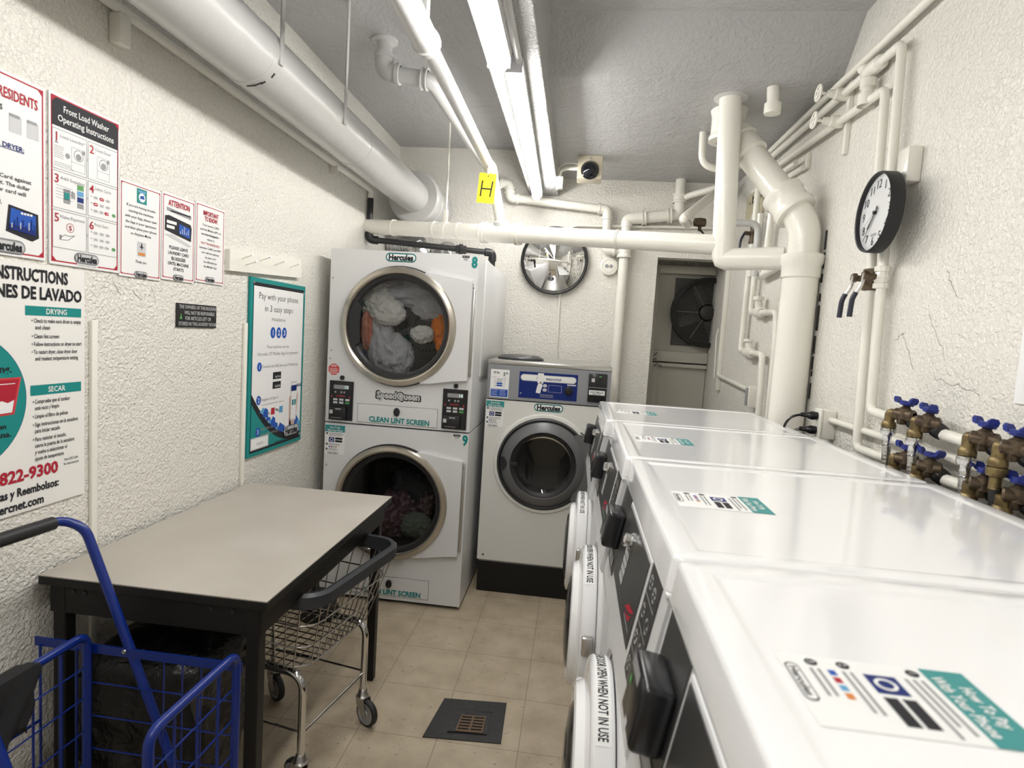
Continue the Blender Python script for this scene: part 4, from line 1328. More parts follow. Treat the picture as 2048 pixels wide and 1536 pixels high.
t = thing('stacked_dryer', 'tall white double stacked tumble dryer numbered 8 and 9 in left corner', 'dryer', ((DX0 + DX1) / 2, YD, 0))
dryer = t
dcs = ((-0.945, 1.522, 0.986, DZT), (-0.943, 0.571, 0.02, 0.978))
for (cx_, cz_, z0, z1) in dcs:
    b = B().holed_plate(DX0, DX1, z0, z1, YD, cx_, cz_, 0.262)
    b.box(DX0, DX0 + 0.004, YD + 0.0005, 4.14, z0, z1).box(DX1 - 0.004, DX1, YD + 0.0005, 4.14, z0, z1)
    b.box(DX0 + 0.004, DX1 - 0.004, YD + 0.01, 4.14, z1 - 0.004, z1).box(DX0 + 0.004, DX1 - 0.004, YD + 0.01, 4.14, z0, z0 + 0.004).box(DX0, DX1, 4.13, 4.14, z0, z1)
    b.build('cabinet', 'dryer', t, smooth=False)
    B().lathe((cx_, YD + 0.001, cz_), (0, 1, 0), [(0.262, 0), (0.262, 0.05), (0.30, 0.06), (0.30, 0.58), (0, 0.585)], 56).build('drum', 'drum', t)
    b = B()
    for k in range(36):
        a = 2 * PI * k / 36
        for r in (0.09, 0.14, 0.19, 0.24):
            b.lathe((cx_ + r * math.cos(a), YD + 0.583, cz_ + r * math.sin(a)), (0, -1, 0), [(0.006, 0), (0, 0.001)], 6)
    b.build('drum_hole', 'dark', t)['kind'] = 'stuff'
b = B().box(DX1 - 0.001, DX1 + 0.006, 3.22, 4.14, 1.27, DZT + 0.006, 0.002)
b.build('rear_side_panel', 'dryer', t)
B().box(DX0 + 0.02, DX1 - 0.02, YD + 0.03, 4.1, 0.0, 0.021).build('base', 'mblack', t)

for (cx_, cz_, z0, z1), up in zip(dcs, (1, 0)):
    fz0, fz1 = cz_ - 0.293, cz_ + 0.292
    d_ = B()
    # door flap: curved upper and lower edges meeting the hinge side
    pts = []
    for i in range(11):
        u = i / 10
        pts.append((-0.812 + 0.252 * u, fz1 - 0.004 - 0.027 * (3 * u * u - 2 * u ** 3)))
    low = []
    for i in range(11):
        u = i / 10
        low.append((-0.812 + 0.252 * u, fz0 + 0.002 + 0.030 * (3 * u * u - 2 * u ** 3)))
    inner = [(cx_ + 0.28 * math.cos(a), cz_ + 0.28 * math.sin(a)) for a in [math.radians(-62 + 124 * i / 16) for i in range(17)]]
    poly = pts + low[::-1] + inner
    d_.prism([(x, YD - 0.026, z) for x, z in poly], (0, 0.025, 0))
    fl = d_.build('door', 'dryer', t, smooth=False)
    b = B().lathe((cx_, YD - 0.001, cz_), (0, -1, 0), [(0.3195, 0), (0.3195, 0.012), (0.29, 0.014)], 72)
    b.build('gasket', 'mblack', fl)
    b = B().lathe((cx_, YD, cz_), (0, -1, 0), [(0.312, 0.008), (0.314, 0.030), (0.307, 0.040), (0.288, 0.044), (0.280, 0.040), (0.272, 0.022)], 80)
    b.build('door_ring', 'ringst', fl)
    B().lathe((cx_, YD, cz_), (0, -1, 0), [(0.272, 0.030), (0.256, 0.026), (0.246, 0.008), (0.246, 0.004)], 72).build('inner_gasket', 'mblack', fl)
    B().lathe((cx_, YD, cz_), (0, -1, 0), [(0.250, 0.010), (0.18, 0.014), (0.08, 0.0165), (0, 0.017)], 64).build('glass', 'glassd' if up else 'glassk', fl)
    if up:
        hp = [(cx_ + r * math.cos(math.radians(a)), YD - 0.03, cz_ + r * math.sin(math.radians(a))) for r, a in ((0.272, 152), (0.272, 170), (0.272, 190), (0.272, 208), (0.23, 205), (0.215, 190), (0.215, 170), (0.23, 155))]
        B().prism(hp[::-1], (0, 0.02, 0)).build('handle_recess', 'mblack', fl)
    B().box(-0.560, -0.545, YD - 0.012, YD, cz_ - 0.238, cz_ + 0.248, 0.002).build('hinge', 'steel', t)
    for k in (-0.215, 0.225):
        B().lathe((-0.5525, YD - 0.012, cz_ + k), (0, -1, 0), [(0.005, 0), (0.004, 0.002), (0, 0.0025)], 10).build('hinge_screw', 'chrome', t)

# control panels
for x0, lab in ((-1.316, '15'), (-0.688, '14')):
    c = B().box(x0, x0 + 0.134, YD - 0.008, YD - 0.001, 0.998, 1.212, 0.002).build('control_panel', 'black', t, smooth=False)
    B().box(x0 + 0.008, x0 + 0.10, YD - 0.024, YD - 0.008, 1.003, 1.072, 0.004).build('card_reader', 'mblack', c)
    s = fsheet(YD - 0.0085)
    s.rect('gprint', x0 + 0.025, 1.168, x0 + 0.11, 1.190)
    s.text('led', lab, x0 + 0.098, 1.179, 0.015, 0.018, bold=0.01)
    for k, xx in enumerate((0.035, 0.068, 0.085)):
        s.rect('gprint', x0 + xx - 0.005, 1.146, x0 + xx + 0.005, 1.156)
    s.text('redb', 'SPEED', x0 + 0.065, 1.130, 0.008, 0.05)
    for xx in (0.015, 0.115):
        s.poly('redb', [(x0 + xx - 0.004, 1.122), (x0 + xx + 0.004, 1.122), (x0 + xx, 1.136)])
    for r in range(2):
        for k in range(3):
            s.rect('green' if (r, k) == (1, 2) else 'lprint', x0 + 0.024 + 0.034 * k, 1.105 - 0.0165 * r, x0 + 0.048 + 0.034 * k, 1.116 - 0.0165 * r)
    s.flush(c)
    s = fsheet(YD - 0.0245)
    for k in range(4):
        s.rect('lprint', x0 + 0.045 + 0.008 * k, 1.058, x0 + 0.051 + 0.008 * k, 1.064)
    s.rect('lprint', x0 + 0.012, 1.034, x0 + 0.030, 1.054)
    s.rect('gprint', x0 + 0.02, 1.012, x0 + 0.08, 1.015)
    s.flush(c)
for x in (-1.248, -0.621):
    B().lathe((x, YD, 1.230), (0, -1, 0), [(0.0125, 0), (0.0125, 0.008), (0.01, 0.011), (0, 0.011)], 18).build('button', 'black', t)
# lint drawers
for z0, z1 in ((0.998, 1.096), (0.043, 0.147)):
    l = B().box(-1.155, -0.714, YD - 0.004, YD - 0.0005, z0, z1, 0.002).build('lint_drawer', 'dryer', t, smooth=False)
    e = fsheet(YD - 0.0002)
    e.frame('ink', -1.157, z0 - 0.002, -0.712, z1 + 0.002, 0.0015, 0.2)
    s = fsheet(YD - 0.0045)
    s.text('teal', 'CLEAN LINT SCREEN', -0.922, z0 + 0.021, 0.026, 0.334, bold=0.035)
    s.flush(l)
    e.flush(l, 'drawer_gap')
    B().lathe((0, 0, 0), (0, -1, 0), [(0.016, 0), (0.017, 0.006), (0.0145, 0.014), (0, 0.016)], 24)
    kb = B().lathe((-0.936, YD - 0.003, z0 + 0.068), (0, -1, 0), [(0.0165, 0), (0.0175, 0.006), (0.0145, 0.014), (0, 0.016)], 24)
    for v in kb.bm.verts:
        v.co.z = z0 + 0.068 + (v.co.z - z0 - 0.068) * 1.35
    kb.build('lint_knob', 'mblack', l)
# badges and stickers
s = fsheet(YD)
logo(s, -0.953, 1.886, 0.166, 0.046, 1)
s.flush(t, 'logo_decal')
for tx, xx, zz, wd in (('8', -0.559, 1.880, 0.032), ('9', -0.556, 0.942, 0.030)):
    s.text('teal', tx, xx, zz, 0.052, wd, bold=0.04)
    s.flush(t, 'number_decal')
for xx, zz in ((-0.606, 1.903), (-0.602, 0.962)):
    s.rect('decal', xx - 0.026, zz - 0.016, xx + 0.026, zz + 0.012)
    for k in range(14):
        s.rect('ink', xx - 0.021 + 0.003 * k, zz - 0.004, xx - 0.0195 + 0.003 * k + 0.0008 * (k % 3), zz + 0.010, 2)
    s.text('ink', '029647' if zz > 1.5 else '029646', xx, zz - 0.010, 0.006, 0.026, bold=0.02)
    s.flush(t, 'barcode_label')
s.text('ink', 'SpeedQueen', -0.934, 1.153, 0.037, 0.254, bold=0.105, z=1)
s.text('lprint', 'SpeedQueen', -0.934, 1.153, 0.033, 0.240, bold=0.05, z=2)
s.flush(t, 'name_lettering')
o8 = [(-1.298 + 0.0325 * math.cos(math.radians(22.5 + 45 * i)), 1.272 + 0.0325 * math.sin(math.radians(22.5 + 45 * i))) for i in range(8)]
s.poly('redb', o8, 1)
s.text('wprint', 'STOP', -1.298, 1.291, 0.010, 0.032, bold=0.03)
s.lines('wprint', -1.322, -1.274, 1.276, 5, 0.0065, 0.002, 2, 0.1)
s.flush(t, 'stop_sticker')['label'] = 'red octagonal STOP sticker'
howto(s, -1.334, -1.222, 0.805, 0.967)
s.flush(t, 'payment_sticker')
for x, z in ((-1.322, 1.762), (-1.318, 1.375), (-1.322, 0.745), (-1.322, 1.08 + 0.25)):
    B().lathe((x, YD, z), (0, -1, 0), [(0.006, 0), (0.005, 0.003), (0, 0.004)], 10).build('panel_screw', 'steel', t)


# laundry in the drums
def garment(label, m, blobs, group):
    b_ = B()
    for (c, r, sc_, sd) in blobs:
        def fn(p, sd=sd):
            q = p * 1.5 + V((sd, sd * 1.7, -sd))
            n1 = 1 - abs(noise.noise(q)) * 2
            n2 = 1 - abs(noise.noise(q * 2.4 + V((5, 1, 2)))) * 2
            return 0.80 + 0.20 * n1 + 0.11 * n2
        b_.sphere(c, r, sc_, 5, fn)
    o_ = b_.build('garment', m, ang=75)
    return tag(o_, label, 'laundry', group)


GU, GL = 'clothes in the upper dryer', 'bedding in the lower dryer'
garment('white cotton garment with yellowish hem hanging at upper left in the upper dryer', 'cwhite', [((-1.10, 3.12, 1.655), 0.115, (0.95, 0.5, 0.9), 1.3), ((-1.045, 3.09, 1.60), 0.10, (1.0, 0.4, 0.75), 4.1)], GU)
garment('grey garment arching across the top of the upper dryer', 'cgrey', [((-0.94, 3.16, 1.71), 0.15, (1.3, 0.5, 0.5), 2.2), ((-0.79, 3.15, 1.645), 0.13, (1.1, 0.5, 0.65), 7.5)], GU)
garment('grey garment heaped at lower left in the upper dryer', 'cgrey', [((-1.09, 3.14, 1.44), 0.13, (0.6, 0.5, 1.4), 9.3), ((-1.01, 3.14, 1.36), 0.13, (0.8, 0.5, 0.95), 3.7)], GU)
garment('rust coloured garment folded at left side in the upper dryer', 'crust', [((-1.155, 3.10, 1.50), 0.075, (0.5, 0.6, 1.5), 6.2)], GU)
garment('bright orange garment at right side in the upper dryer', 'corange', [((-0.735, 3.15, 1.53), 0.10, (0.7, 0.6, 1.1), 5.5), ((-0.72, 3.13, 1.43), 0.075, (0.7, 0.6, 0.9), 8.8)], GU)
garment('white sock like garment at right of centre in the upper dryer', 'cwhite', [((-0.845, 3.10, 1.49), 0.065, (1.0, 0.5, 0.75), 2.9)], GU)
garment('mauve patterned bedding filling the left and middle of lower dryer', 'cmauve', [((-0.93, 3.17, 0.50), 0.13, (1.0, 0.7, 0.9), 1.9), ((-0.99, 3.14, 0.42), 0.13, (1.2, 0.7, 0.8), 3.3), ((-0.80, 3.17, 0.55), 0.10, (0.7, 0.7, 1.2), 6.6)], GL)
garment('charcoal cloth in the middle of the lower dryer', 'cdark', [((-0.86, 3.20, 0.60), 0.14, (1.1, 0.7, 0.9), 4.6)], GL)
garment('pale green cloth low right in the lower dryer', 'cgreen', [((-0.83, 3.10, 0.42), 0.085, (1.1, 0.6, 0.9), 7.7)], GL)

# =================================================================== LARGE WASHER ON BLACK BASE
YW = 3.27
t = thing('large_washer', 'large grey topped front load washer on black base beside the stacked dryer', 'washing machine', (-0.147, YW, 0))
WX0, WX1 = -0.497, 0.203
B().box(WX0 + 0.006, WX1 - 0.006, YW + 0.01, 4.02, 0, 0.182, 0.004).build('base', 'tblack', t, smooth=False)
B().box(WX0 + 0.01, WX1 - 0.01, YW + 0.015, 4.0, 0.182, 0.197).build('base_gap', 'hub', t, smooth=False)
b = B().holed_plate(WX0, WX1, 0.196, 1.143, YW, -0.145, 0.791, 0.205)
b.box(WX0, WX0 + 0.004, YW + 0.0005, 4.03, 0.196, 1.345).box(WX1 - 0.004, WX1, YW + 0.0005, 4.03, 0.196, 1.345).box(WX0, WX1, 4.02, 4.03, 0.196, 1.345)
b.build('cabinet', 'wasco', t, smooth=False)
wcp = B().box(WX0, WX1, YW - 0.004, YW + 0.02, 1.148, 1.346, 0.003).build('control_panel', 'grey', t, smooth=False)
B().box(WX0 - 0.002, WX1 + 0.002, YW - 0.008, 4.035, 1.346, 1.372, 0.005).build('top_plate', 'steel', t)
B().lathe((-0.335, 3.50, 1.372), (0, 0, 1), [(0.14, 0), (0.14, 0.012), (0.11, 0.028), (0, 0.034)], 32).build('soap_lid', 'dgrey', t)
s = fsheet(YW - 0.0045)
s.rect('navy', -0.313, 1.166, 0.018, 1.316, 1)
s.pill('lprint', -0.148, 1.283, 0.316, 0.038, 2)
s.pill('wprint', -0.148, 1.283, 0.308, 0.031, 3)
s.text('navy', 'wascomat', -0.118, 1.283, 0.017, 0.088, bold=0.015, z=4)
for k in range(2):
    s.circ('navy', -0.206 + 0.016 * k, 1.283, 0.009, 0.002, 4, 16)
s.rect('wprint', -0.208, 1.255, -0.175, 1.312, 5)
s.poly('wprint', [(-0.215, 1.20), (-0.19, 1.197), (-0.185, 1.222), (-0.178, 1.24), (-0.188, 1.265), (-0.205, 1.25), (-0.21, 1.23)], 5)
for k in range(2):
    s.pill('lprint', -0.165, 1.243 - 0.024 * k, 0.024, 0.018, 3)
s.frame('lprint', -0.145, 1.208, -0.070, 1.248, 0.0012, 2)
s.rect('lprint', -0.04, 1.252, 0.010, 1.260, 2)
s.lines('lprint', -0.19, -0.11, 1.192, 3, 0.007, 0.0015, 2, 0.1)
s.text('lprint', 'P', -0.300, 1.19, 0.012, z=2)
# program sticker
s.rect('decal', -0.478, 1.158, -0.371, 1.318, 1)
s.rect('blue', -0.474, 1.162, -0.375, 1.205, 2)
s.text('ink', '30 lbs', -0.445, 1.300, 0.012, 0.034, bold=0.02, z=2)
for k in range(3):
    s.rect('gprint', -0.405 + 0.014 * (k % 2), 1.292 - 0.012 * (k // 2), -0.395 + 0.014 * (k % 2), 1.304 - 0.012 * (k // 2), 2)
for k in range(4):
    s.pill('lprint' if k < 2 else 'blue', -0.425, 1.262 - 0.012 * k, 0.035, 0.009, 2)
    s.circ('gprint', -0.452 + 0.001 * k, 1.256 - 0.012 * k, 0.005, 0.001, 2, 10)
    s.circ('gprint', -0.396 - 0.001 * k, 1.256 - 0.012 * k, 0.005, 0.001, 2, 10)
s.lines('gprint', -0.470, -0.44, 1.275, 2, 0.006, 0.001, 2)
s.lines('gprint', -0.408, -0.378, 1.272, 3, 0.006, 0.001, 2)
for k in range(4):
    s.lines('wprint', -0.470, -0.43, 1.199 - 0.009 * k, 1, 0.006, 0.0015, 3)
    s.lines('wprint', -0.422, -0.38, 1.199 - 0.009 * k, 1, 0.006, 0.0015, 3)
s.flush(wcp)
B().lathe((-0.030, YW - 0.004, 1.222), (0, -1, 0), [(0.024, 0), (0.024, 0.004), (0.019, 0.005), (0.017, 0.022), (0, 0.024)], 24).build('selector_knob', 'black', t)
c = B().box(0.078, 0.180, YW - 0.018, YW - 0.002, 1.170, 1.332, 0.004).build('coin_meter', 'black', t)
s = fsheet(YW - 0.0185)
s.rect('gprint', 0.080, 1.252, 0.178, 1.255)
s.rect('lprint', 0.094, 1.284, 0.112, 1.304)
s.rect('green', 0.135, 1.312, 0.150, 1.320)
s.rect('decal', 0.084, 1.212, 0.172, 1.238)
s.text('ink', 'NO BILLS', 0.128, 1.228, 0.010, 0.07, bold=0.02)
s.text('ink', 'CARD ONLY', 0.128, 1.217, 0.006, 0.05, bold=0.02)
s.flush(c)
s = fsheet(YW)
logo(s, -0.136, 1.117, 0.166, 0.044, 1)
s.flush(t, 'logo_decal')
howto(s, -0.494, -0.391, 0.985, 1.135)
s.flush(t, 'payment_sticker')
B().lathe((-0.462, YW, 0.225), (0, -1, 0), [(0.006, 0), (0.005, 0.003), (0, 0.003)], 10).build('panel_screw', 'bronze', t)
# door
wc = (-0.145, YW, 0.791)
dd_ = B().lathe(wc, (0, -1, 0), [(0.290, 0), (0.284, 0.010), (0.268, 0.012), (0.268, 0.001)], 72).build('door_collar', 'wasco', t)
b = B().lathe(wc, (0, -1, 0), [(0.268, 0.002), (0.262, 0.014), (0.255, 0.018), (0.247, 0.012), (0.240, 0.020), (0.205, 0.045), (0.190, 0.048), (0.184, 0.030), (0.180, 0.0)], 72)
dg = b.build('door', 'ringgrey', t)
B().lathe(wc, (0, -1, 0), [(0.2605, 0.0155), (0.2545, 0.0195), (0.2485, 0.0165), (0.2465, 0.0135)], 72).build('groove', 'mblack', dg)
hp = [(0.06, 0.98), (0.09, 0.965), (0.155, 0.955), (0.155, 0.615), (0.09, 0.60), (0.06, 0.585), (0.02, 0.60), (0.06, 0.69), (0.078, 0.791), (0.06, 0.89), (0.02, 0.975)]
b = B().prism([(x, YW - 0.022, z) for x, z in hp], (0, 0.021, 0))
b.build('hinge_cover', 'ringgrey', dg)
b = B()
for zz, sg in ((0.955, 1), (0.615, -1)):
    b.tube([(0.055, YW - 0.023, zz + 0.040 * sg), (0.085, YW - 0.023, zz + 0.018 * sg), (0.158, YW - 0.023, zz + 0.010 * sg)], 0.004, 6, 0.02)
b.build('hinge_groove', 'mblack', dg)
B().lathe(wc, (0, -1, 0), [(0.184, 0.040), (0.172, 0.036), (0.160, 0.018), (0.150, 0.010)], 64).build('glass_gasket', 'mblack', dg)
B().lathe(wc, (0, -1, 0), [(0.172, 0.030), (0.155, 0.016), (0.14, 0.010), (0, 0.006)], 56).build('glass', 'glassk', dg)
B().lathe(wc, (0, 1, 0), [(0.204, 0), (0.19, 0.03), (0.24, 0.07), (0.24, 0.4), (0, 0.41)], 48).build('drum', 'drum', t)
hb = B()
c_ = V((-0.365, YW - 0.045, 0.785))
pts = []
for k in range(36):
    a = 2 * PI * k / 36
    r = 0.026 + 0.010 * math.cos(3 * a)
    pts.append(c_ + V((r * math.cos(a), 0, r * 1.15 * math.sin(a))))
hb.prism(pts, (0, 0.022, 0)).obox(c_ + V((0.035, 0.012, 0)), (0.075, 0.016, 0.024), None, 0.004)
hb.build('handle', 'mblack', dg)
s = fsheet(YW - 0.033)
s.circ('gprint', -0.335, 0.865, 0.010, 0.002, 1, 14)
s.circ('gprint', -0.342, 0.845, 0.008, 0.002, 1, 14)
s.flush(dg, 'lock_symbol')

# =================================================================== ROW OF FRONT LOAD WASHERS
tag(B().box(0.10, 0.875, 0.05, 2.93, 0, 0.186, 0.004).build('washer_platform', 'tblack', smooth=False), 'low black platform under the row of white washers on the right', 'platform')

YN, YFAR = 0.8185, 1.5145            # near and far edge of the modelled machine
YC = (YN + YFAR) / 2
wm = thing('front_load_washer', 'white washer second from the camera, top sticker fully in view', 'washing machine', (0.5, YC, 0.186), 'white washers in the row')
ZT = 1.216
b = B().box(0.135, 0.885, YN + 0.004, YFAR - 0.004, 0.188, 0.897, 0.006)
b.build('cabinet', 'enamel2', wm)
b = B()


def rloop(ins, z, lean=0.0, r=0.016, n=5):
    x0_, x1_, y0_, y1_ = 0.157 + ins, 0.905 - ins, YN + ins, YFAR - ins
    r = max(r - ins * 0.4, 0.008)
    out = []
    for cx_, cy_, a0 in ((x1_ - r, y1_ - r, 0), (x0_ + r, y1_ - r, 90), (x0_ + r, y0_ + r, 180), (x1_ - r, y0_ + r, 270)):
        for i_ in range(n + 1):
            a = math.radians(a0 + 90 * i_ / n)
            x = cx_ + r * math.cos(a)
            out.append(b.bm.verts.new((x - (lean if x < 0.3 else 0), cy_ + r * math.sin(a), z)))
    return out


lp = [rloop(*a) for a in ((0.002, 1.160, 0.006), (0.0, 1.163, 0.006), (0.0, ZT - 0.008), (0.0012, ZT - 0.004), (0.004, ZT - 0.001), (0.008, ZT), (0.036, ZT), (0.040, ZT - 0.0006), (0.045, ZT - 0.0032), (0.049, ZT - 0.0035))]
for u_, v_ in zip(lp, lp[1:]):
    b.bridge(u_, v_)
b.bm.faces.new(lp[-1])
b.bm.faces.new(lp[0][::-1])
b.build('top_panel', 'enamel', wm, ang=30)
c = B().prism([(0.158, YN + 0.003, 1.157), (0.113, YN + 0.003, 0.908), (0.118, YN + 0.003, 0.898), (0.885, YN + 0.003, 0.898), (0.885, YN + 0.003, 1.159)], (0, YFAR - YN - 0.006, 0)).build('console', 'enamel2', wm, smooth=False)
B().box(0.152, 0.30, YN + 0.001, YFAR - 0.001, 1.153, 1.1605, 0.002).build('console_lip', 'enamel', wm)
vu = V((0.045, 0, 0.249)).normalized()
s = Sheet(V((0.1575, YFAR, 1.155)), (0, -1, 0), vu, 1, 1, 0.0006)


def plate(name, x0, y0, x1, y1, m, th=0.002, parent=None, z=0):
    return B().prism([s.P(x0, y0, z), s.P(x1, y0, z), s.P(x1, y1, z), s.P(x0, y1, z)], s.n * th).build(name, m, parent or c, smooth=False)


k0 = plate('card_panel', 0.018, -0.20, 0.155, -0.004, 'panelblk')
k1 = plate('panel_frame', 0.165, -0.185, 0.532, -0.012, 'enamel')
k2 = plate('control_panel', 0.172, -0.179, 0.525, -0.018, 'panelblk', 0.0015, z=4)
k3 = plate('pictogram_panel', 0.545, -0.20, 0.645, -0.004, 'panelblk')
s.step = 0.0004
for r in range(4):
    for q in range(3):
        s.rect('lprint', 0.268 + 0.019 * q, -0.150 + 0.0175 * r, 0.284 + 0.019 * q, -0.136 + 0.0175 * r, 11)
for k in range(6):
    s.rect('gprint', 0.30, -0.066 - 0.004 * k, 0.33 - 0.004 * (k % 3), -0.0645 - 0.004 * k, 11)
s.poly('red', [(0.415, -0.150), (0.455, -0.128), (0.515, -0.118), (0.47, -0.138), (0.43, -0.146)], 11)
s.poly('red', [(0.425, -0.154), (0.47, -0.144), (0.50, -0.130), (0.48, -0.150)], 11.2)
s.lines('gprint', 0.43, 0.51, -0.158, 1, 0.01, 0.004, 11)
s.line('gprint', 0.36, -0.165, 0.36, -0.03, 0.001, 11)
s.flush(k2)
for yy in (-0.055, -0.105, -0.150):
    s.rect('lprint', 0.549, yy - 0.0006, 0.641, yy + 0.0006, 9)
s.rect('lprint', 0.595, -0.196, 0.5962, -0.105, 9)
for x_, yy, k in ((0.575, -0.03, 5), (0.615, -0.035, 5), (0.572, -0.08, 4), (0.62, -0.085, 3), (0.572, -0.128, 6), (0.62, -0.128, 3), (0.572, -0.175, 5), (0.62, -0.175, 4)):
    for j in range(k):
        s.disc('lprint', x_ + 0.008 * math.cos(j * 2.4), yy + 0.010 * math.sin(j * 2.4), 0.0028, 9, 8)
    s.circ('lprint', x_, yy, 0.014, 0.001, 9, 14, 0.012)
s.flush(k3)
s.rect('lprint', 0.055, -0.19, 0.13, -0.165, 9)
for r in range(5):
    s.rect('gprint', 0.058, -0.187 + 0.0045 * r, 0.127, -0.1855 + 0.0045 * r, 10)
s.flush(k0)
lk = s.P(0.325, -0.052, 6)
B().lathe(lk, s.n, [(0.018, 0), (0.018, 0.006), (0.0145, 0.009), (0.014, 0.020), (0.010, 0.023), (0, 0.0235)], 18).build('coin_lock', 'chrome', k2)
# card reader box standing off the console
R_ = Matrix((s.n, -s.u, vu)).transposed()
cb = B().obox(s.P(0.098, -0.098, 0) + s.n * 0.022, (0.042, 0.098, 0.086), R_, 0.008, 3).build('card_reader', 'black', wm)
B().obox(s.P(0.043, -0.112, 0) + s.n * 0.022, (0.026, 0.014, 0.045), R_, 0.004).build('card_slot', 'mblack', cb)
s2 = Sheet(s.P(0, 0, 0) + s.n * 0.0433, s.u, s.v, 1, 1, 0.0005)
s2.rect('gprint', 0.060, -0.075, 0.116, -0.058)
s2.rect('green', 0.066, -0.095, 0.078, -0.084)
s2.rect('lprint', 0.098, -0.140, 0.114, -0.123)
s2.flush(cb)
# door
dc_ = V((0.135, YC, 0.585))
ax = V((-1, 0, 0))
B().lathe(dc_, ax, [(0.285, 0), (0.280, 0.010), (0.262, 0.012), (0.255, 0.002)], 64).build('door_seat', 'enamel2', wm)
dw = B().lathe(dc_, ax, [(0.225, 0.010), (0.243, 0.013), (0.2455, 0.018), (0.2455, 0.052), (0.241, 0.057), (0.232, 0.059), (0.215, 0.062), (0.195, 0.066), (0.186, 0.084), (0.176, 0.088), (0.165, 0.080), (0.155, 0.06)], 72).build('door', 'enamel', wm)
B().lathe(dc_, ax, [(0.158, 0.080), (0.135, 0.094), (0.08, 0.102), (0, 0.104)], 48).build('glass', 'glassk', dw)
B().lathe(dc_, ax, [(0.160, 0.06), (0.13, 0.03), (0, 0.02)], 48).build('door_bowl', 'dgrey', dw)
B().obox(dc_ + V((-0.068, 0.205, 0.03)), (0.022, 0.045, 0.13), None, 0.009, 3).build('door_handle', 'enamel2', dw)
B().obox(dc_ + V((-0.035, -0.247, 0.05)), (0.032, 0.022, 0.055), None, 0.004).build('hinge', 'steel', dw)
B().obox(dc_ + V((-0.035, -0.247, -0.10)), (0.032, 0.022, 0.055), None, 0.004).build('hinge', 'steel', dw)
# curved label on the door rim
lb = B()
RR = 0.2462
L2 = 0.165
for i in range(24):
    a0, a1 = (-L2 + 2 * L2 * i / 24) / RR, (-L2 + 2 * L2 * (i + 1) / 24) / RR
    lb.face([(dc_.x - 0.020, dc_.y + RR * math.sin(-a), dc_.z + RR * math.cos(a)) if k else (dc_.x - 0.050, dc_.y + RR * math.sin(-a), dc_.z + RR * math.cos(a)) for a, k in ((a0, 0), (a1, 0), (a1, 1), (a0, 1))])
la = lb.build('rim_label', 'decal', dw)
tv, tf = text_mesh('PLEASE LEAVE DOOR OPEN WHEN NOT IN USE', 0.02)
mx = max(v[0] for v in tv)
lb = B()
q = []
for X, Y in tv:
    a = (X / mx - 0.5) * 0.315 / RR
    q.append(lb.bm.verts.new((dc_.x - 0.0445 + Y / CAP * 0.0185, dc_.y - (RR + 0.0004) * math.sin(a), dc_.z + (RR + 0.0004) * math.cos(a))))
for f_ in tf:
    lb.bm.faces.new([q[i] for i in f_])
lo = lb.build('label_lettering', 'ink', la, smooth=None)
lbm = bmesh.new()
lbm.from_mesh(la.data)
la.data.materials.append(M['ink'])
n0 = len(lbm.faces)
lbm.from_mesh(lo.data)
lbm.faces.ensure_lookup_table()
for f_ in lbm.faces[n0:]:
    f_.material_index = 1
lbm.to_mesh(la.data)
lbm.free()
D.objects.remove(lo)
# sticker on the top
st = thing('sticker', 'x', 'x', (0.5, YC, 0.186))
s = Sheet(V((0.214, 1.213, ZT - 0.0032)), (0, -1, 0), (1, 0, 0), 1, 1, 0.0003)
stk = B()
stk.prism([s.P(x, y, 0) for x, y in ((0, 0), (0.112, 0), (0.112, 0.175), (0, 0.175))], (0, 0, 0.0002))
D.objects.remove(st)
st = stk.build('payment_sticker', 'decal', wm, smooth=False)
howto(s, 0, 0.112, 0, 0.175, 1)
s.flush(st)

wl = [(wm, 'white washer second from the camera, sticker on its top fully in view', 0)]
m4 = dup(wm, (0.003, -0.70, 0), 'white washer nearest the camera, its top filling the lower right')
for ch in m4.children:
    if ch.name.startswith('payment_sticker'):
        ch.location.y += 0.073
        ch.location.x += 0.002
dup(wm, (-0.010, 0.70, 0), 'white washer third from the camera, between the second and the farthest')
dup(wm, (-0.028, 1.40, 0), 'white washer farthest from the camera, beside the large grey topped washer')
wm['label'] = 'white washer second from the camera, just behind the nearest one'

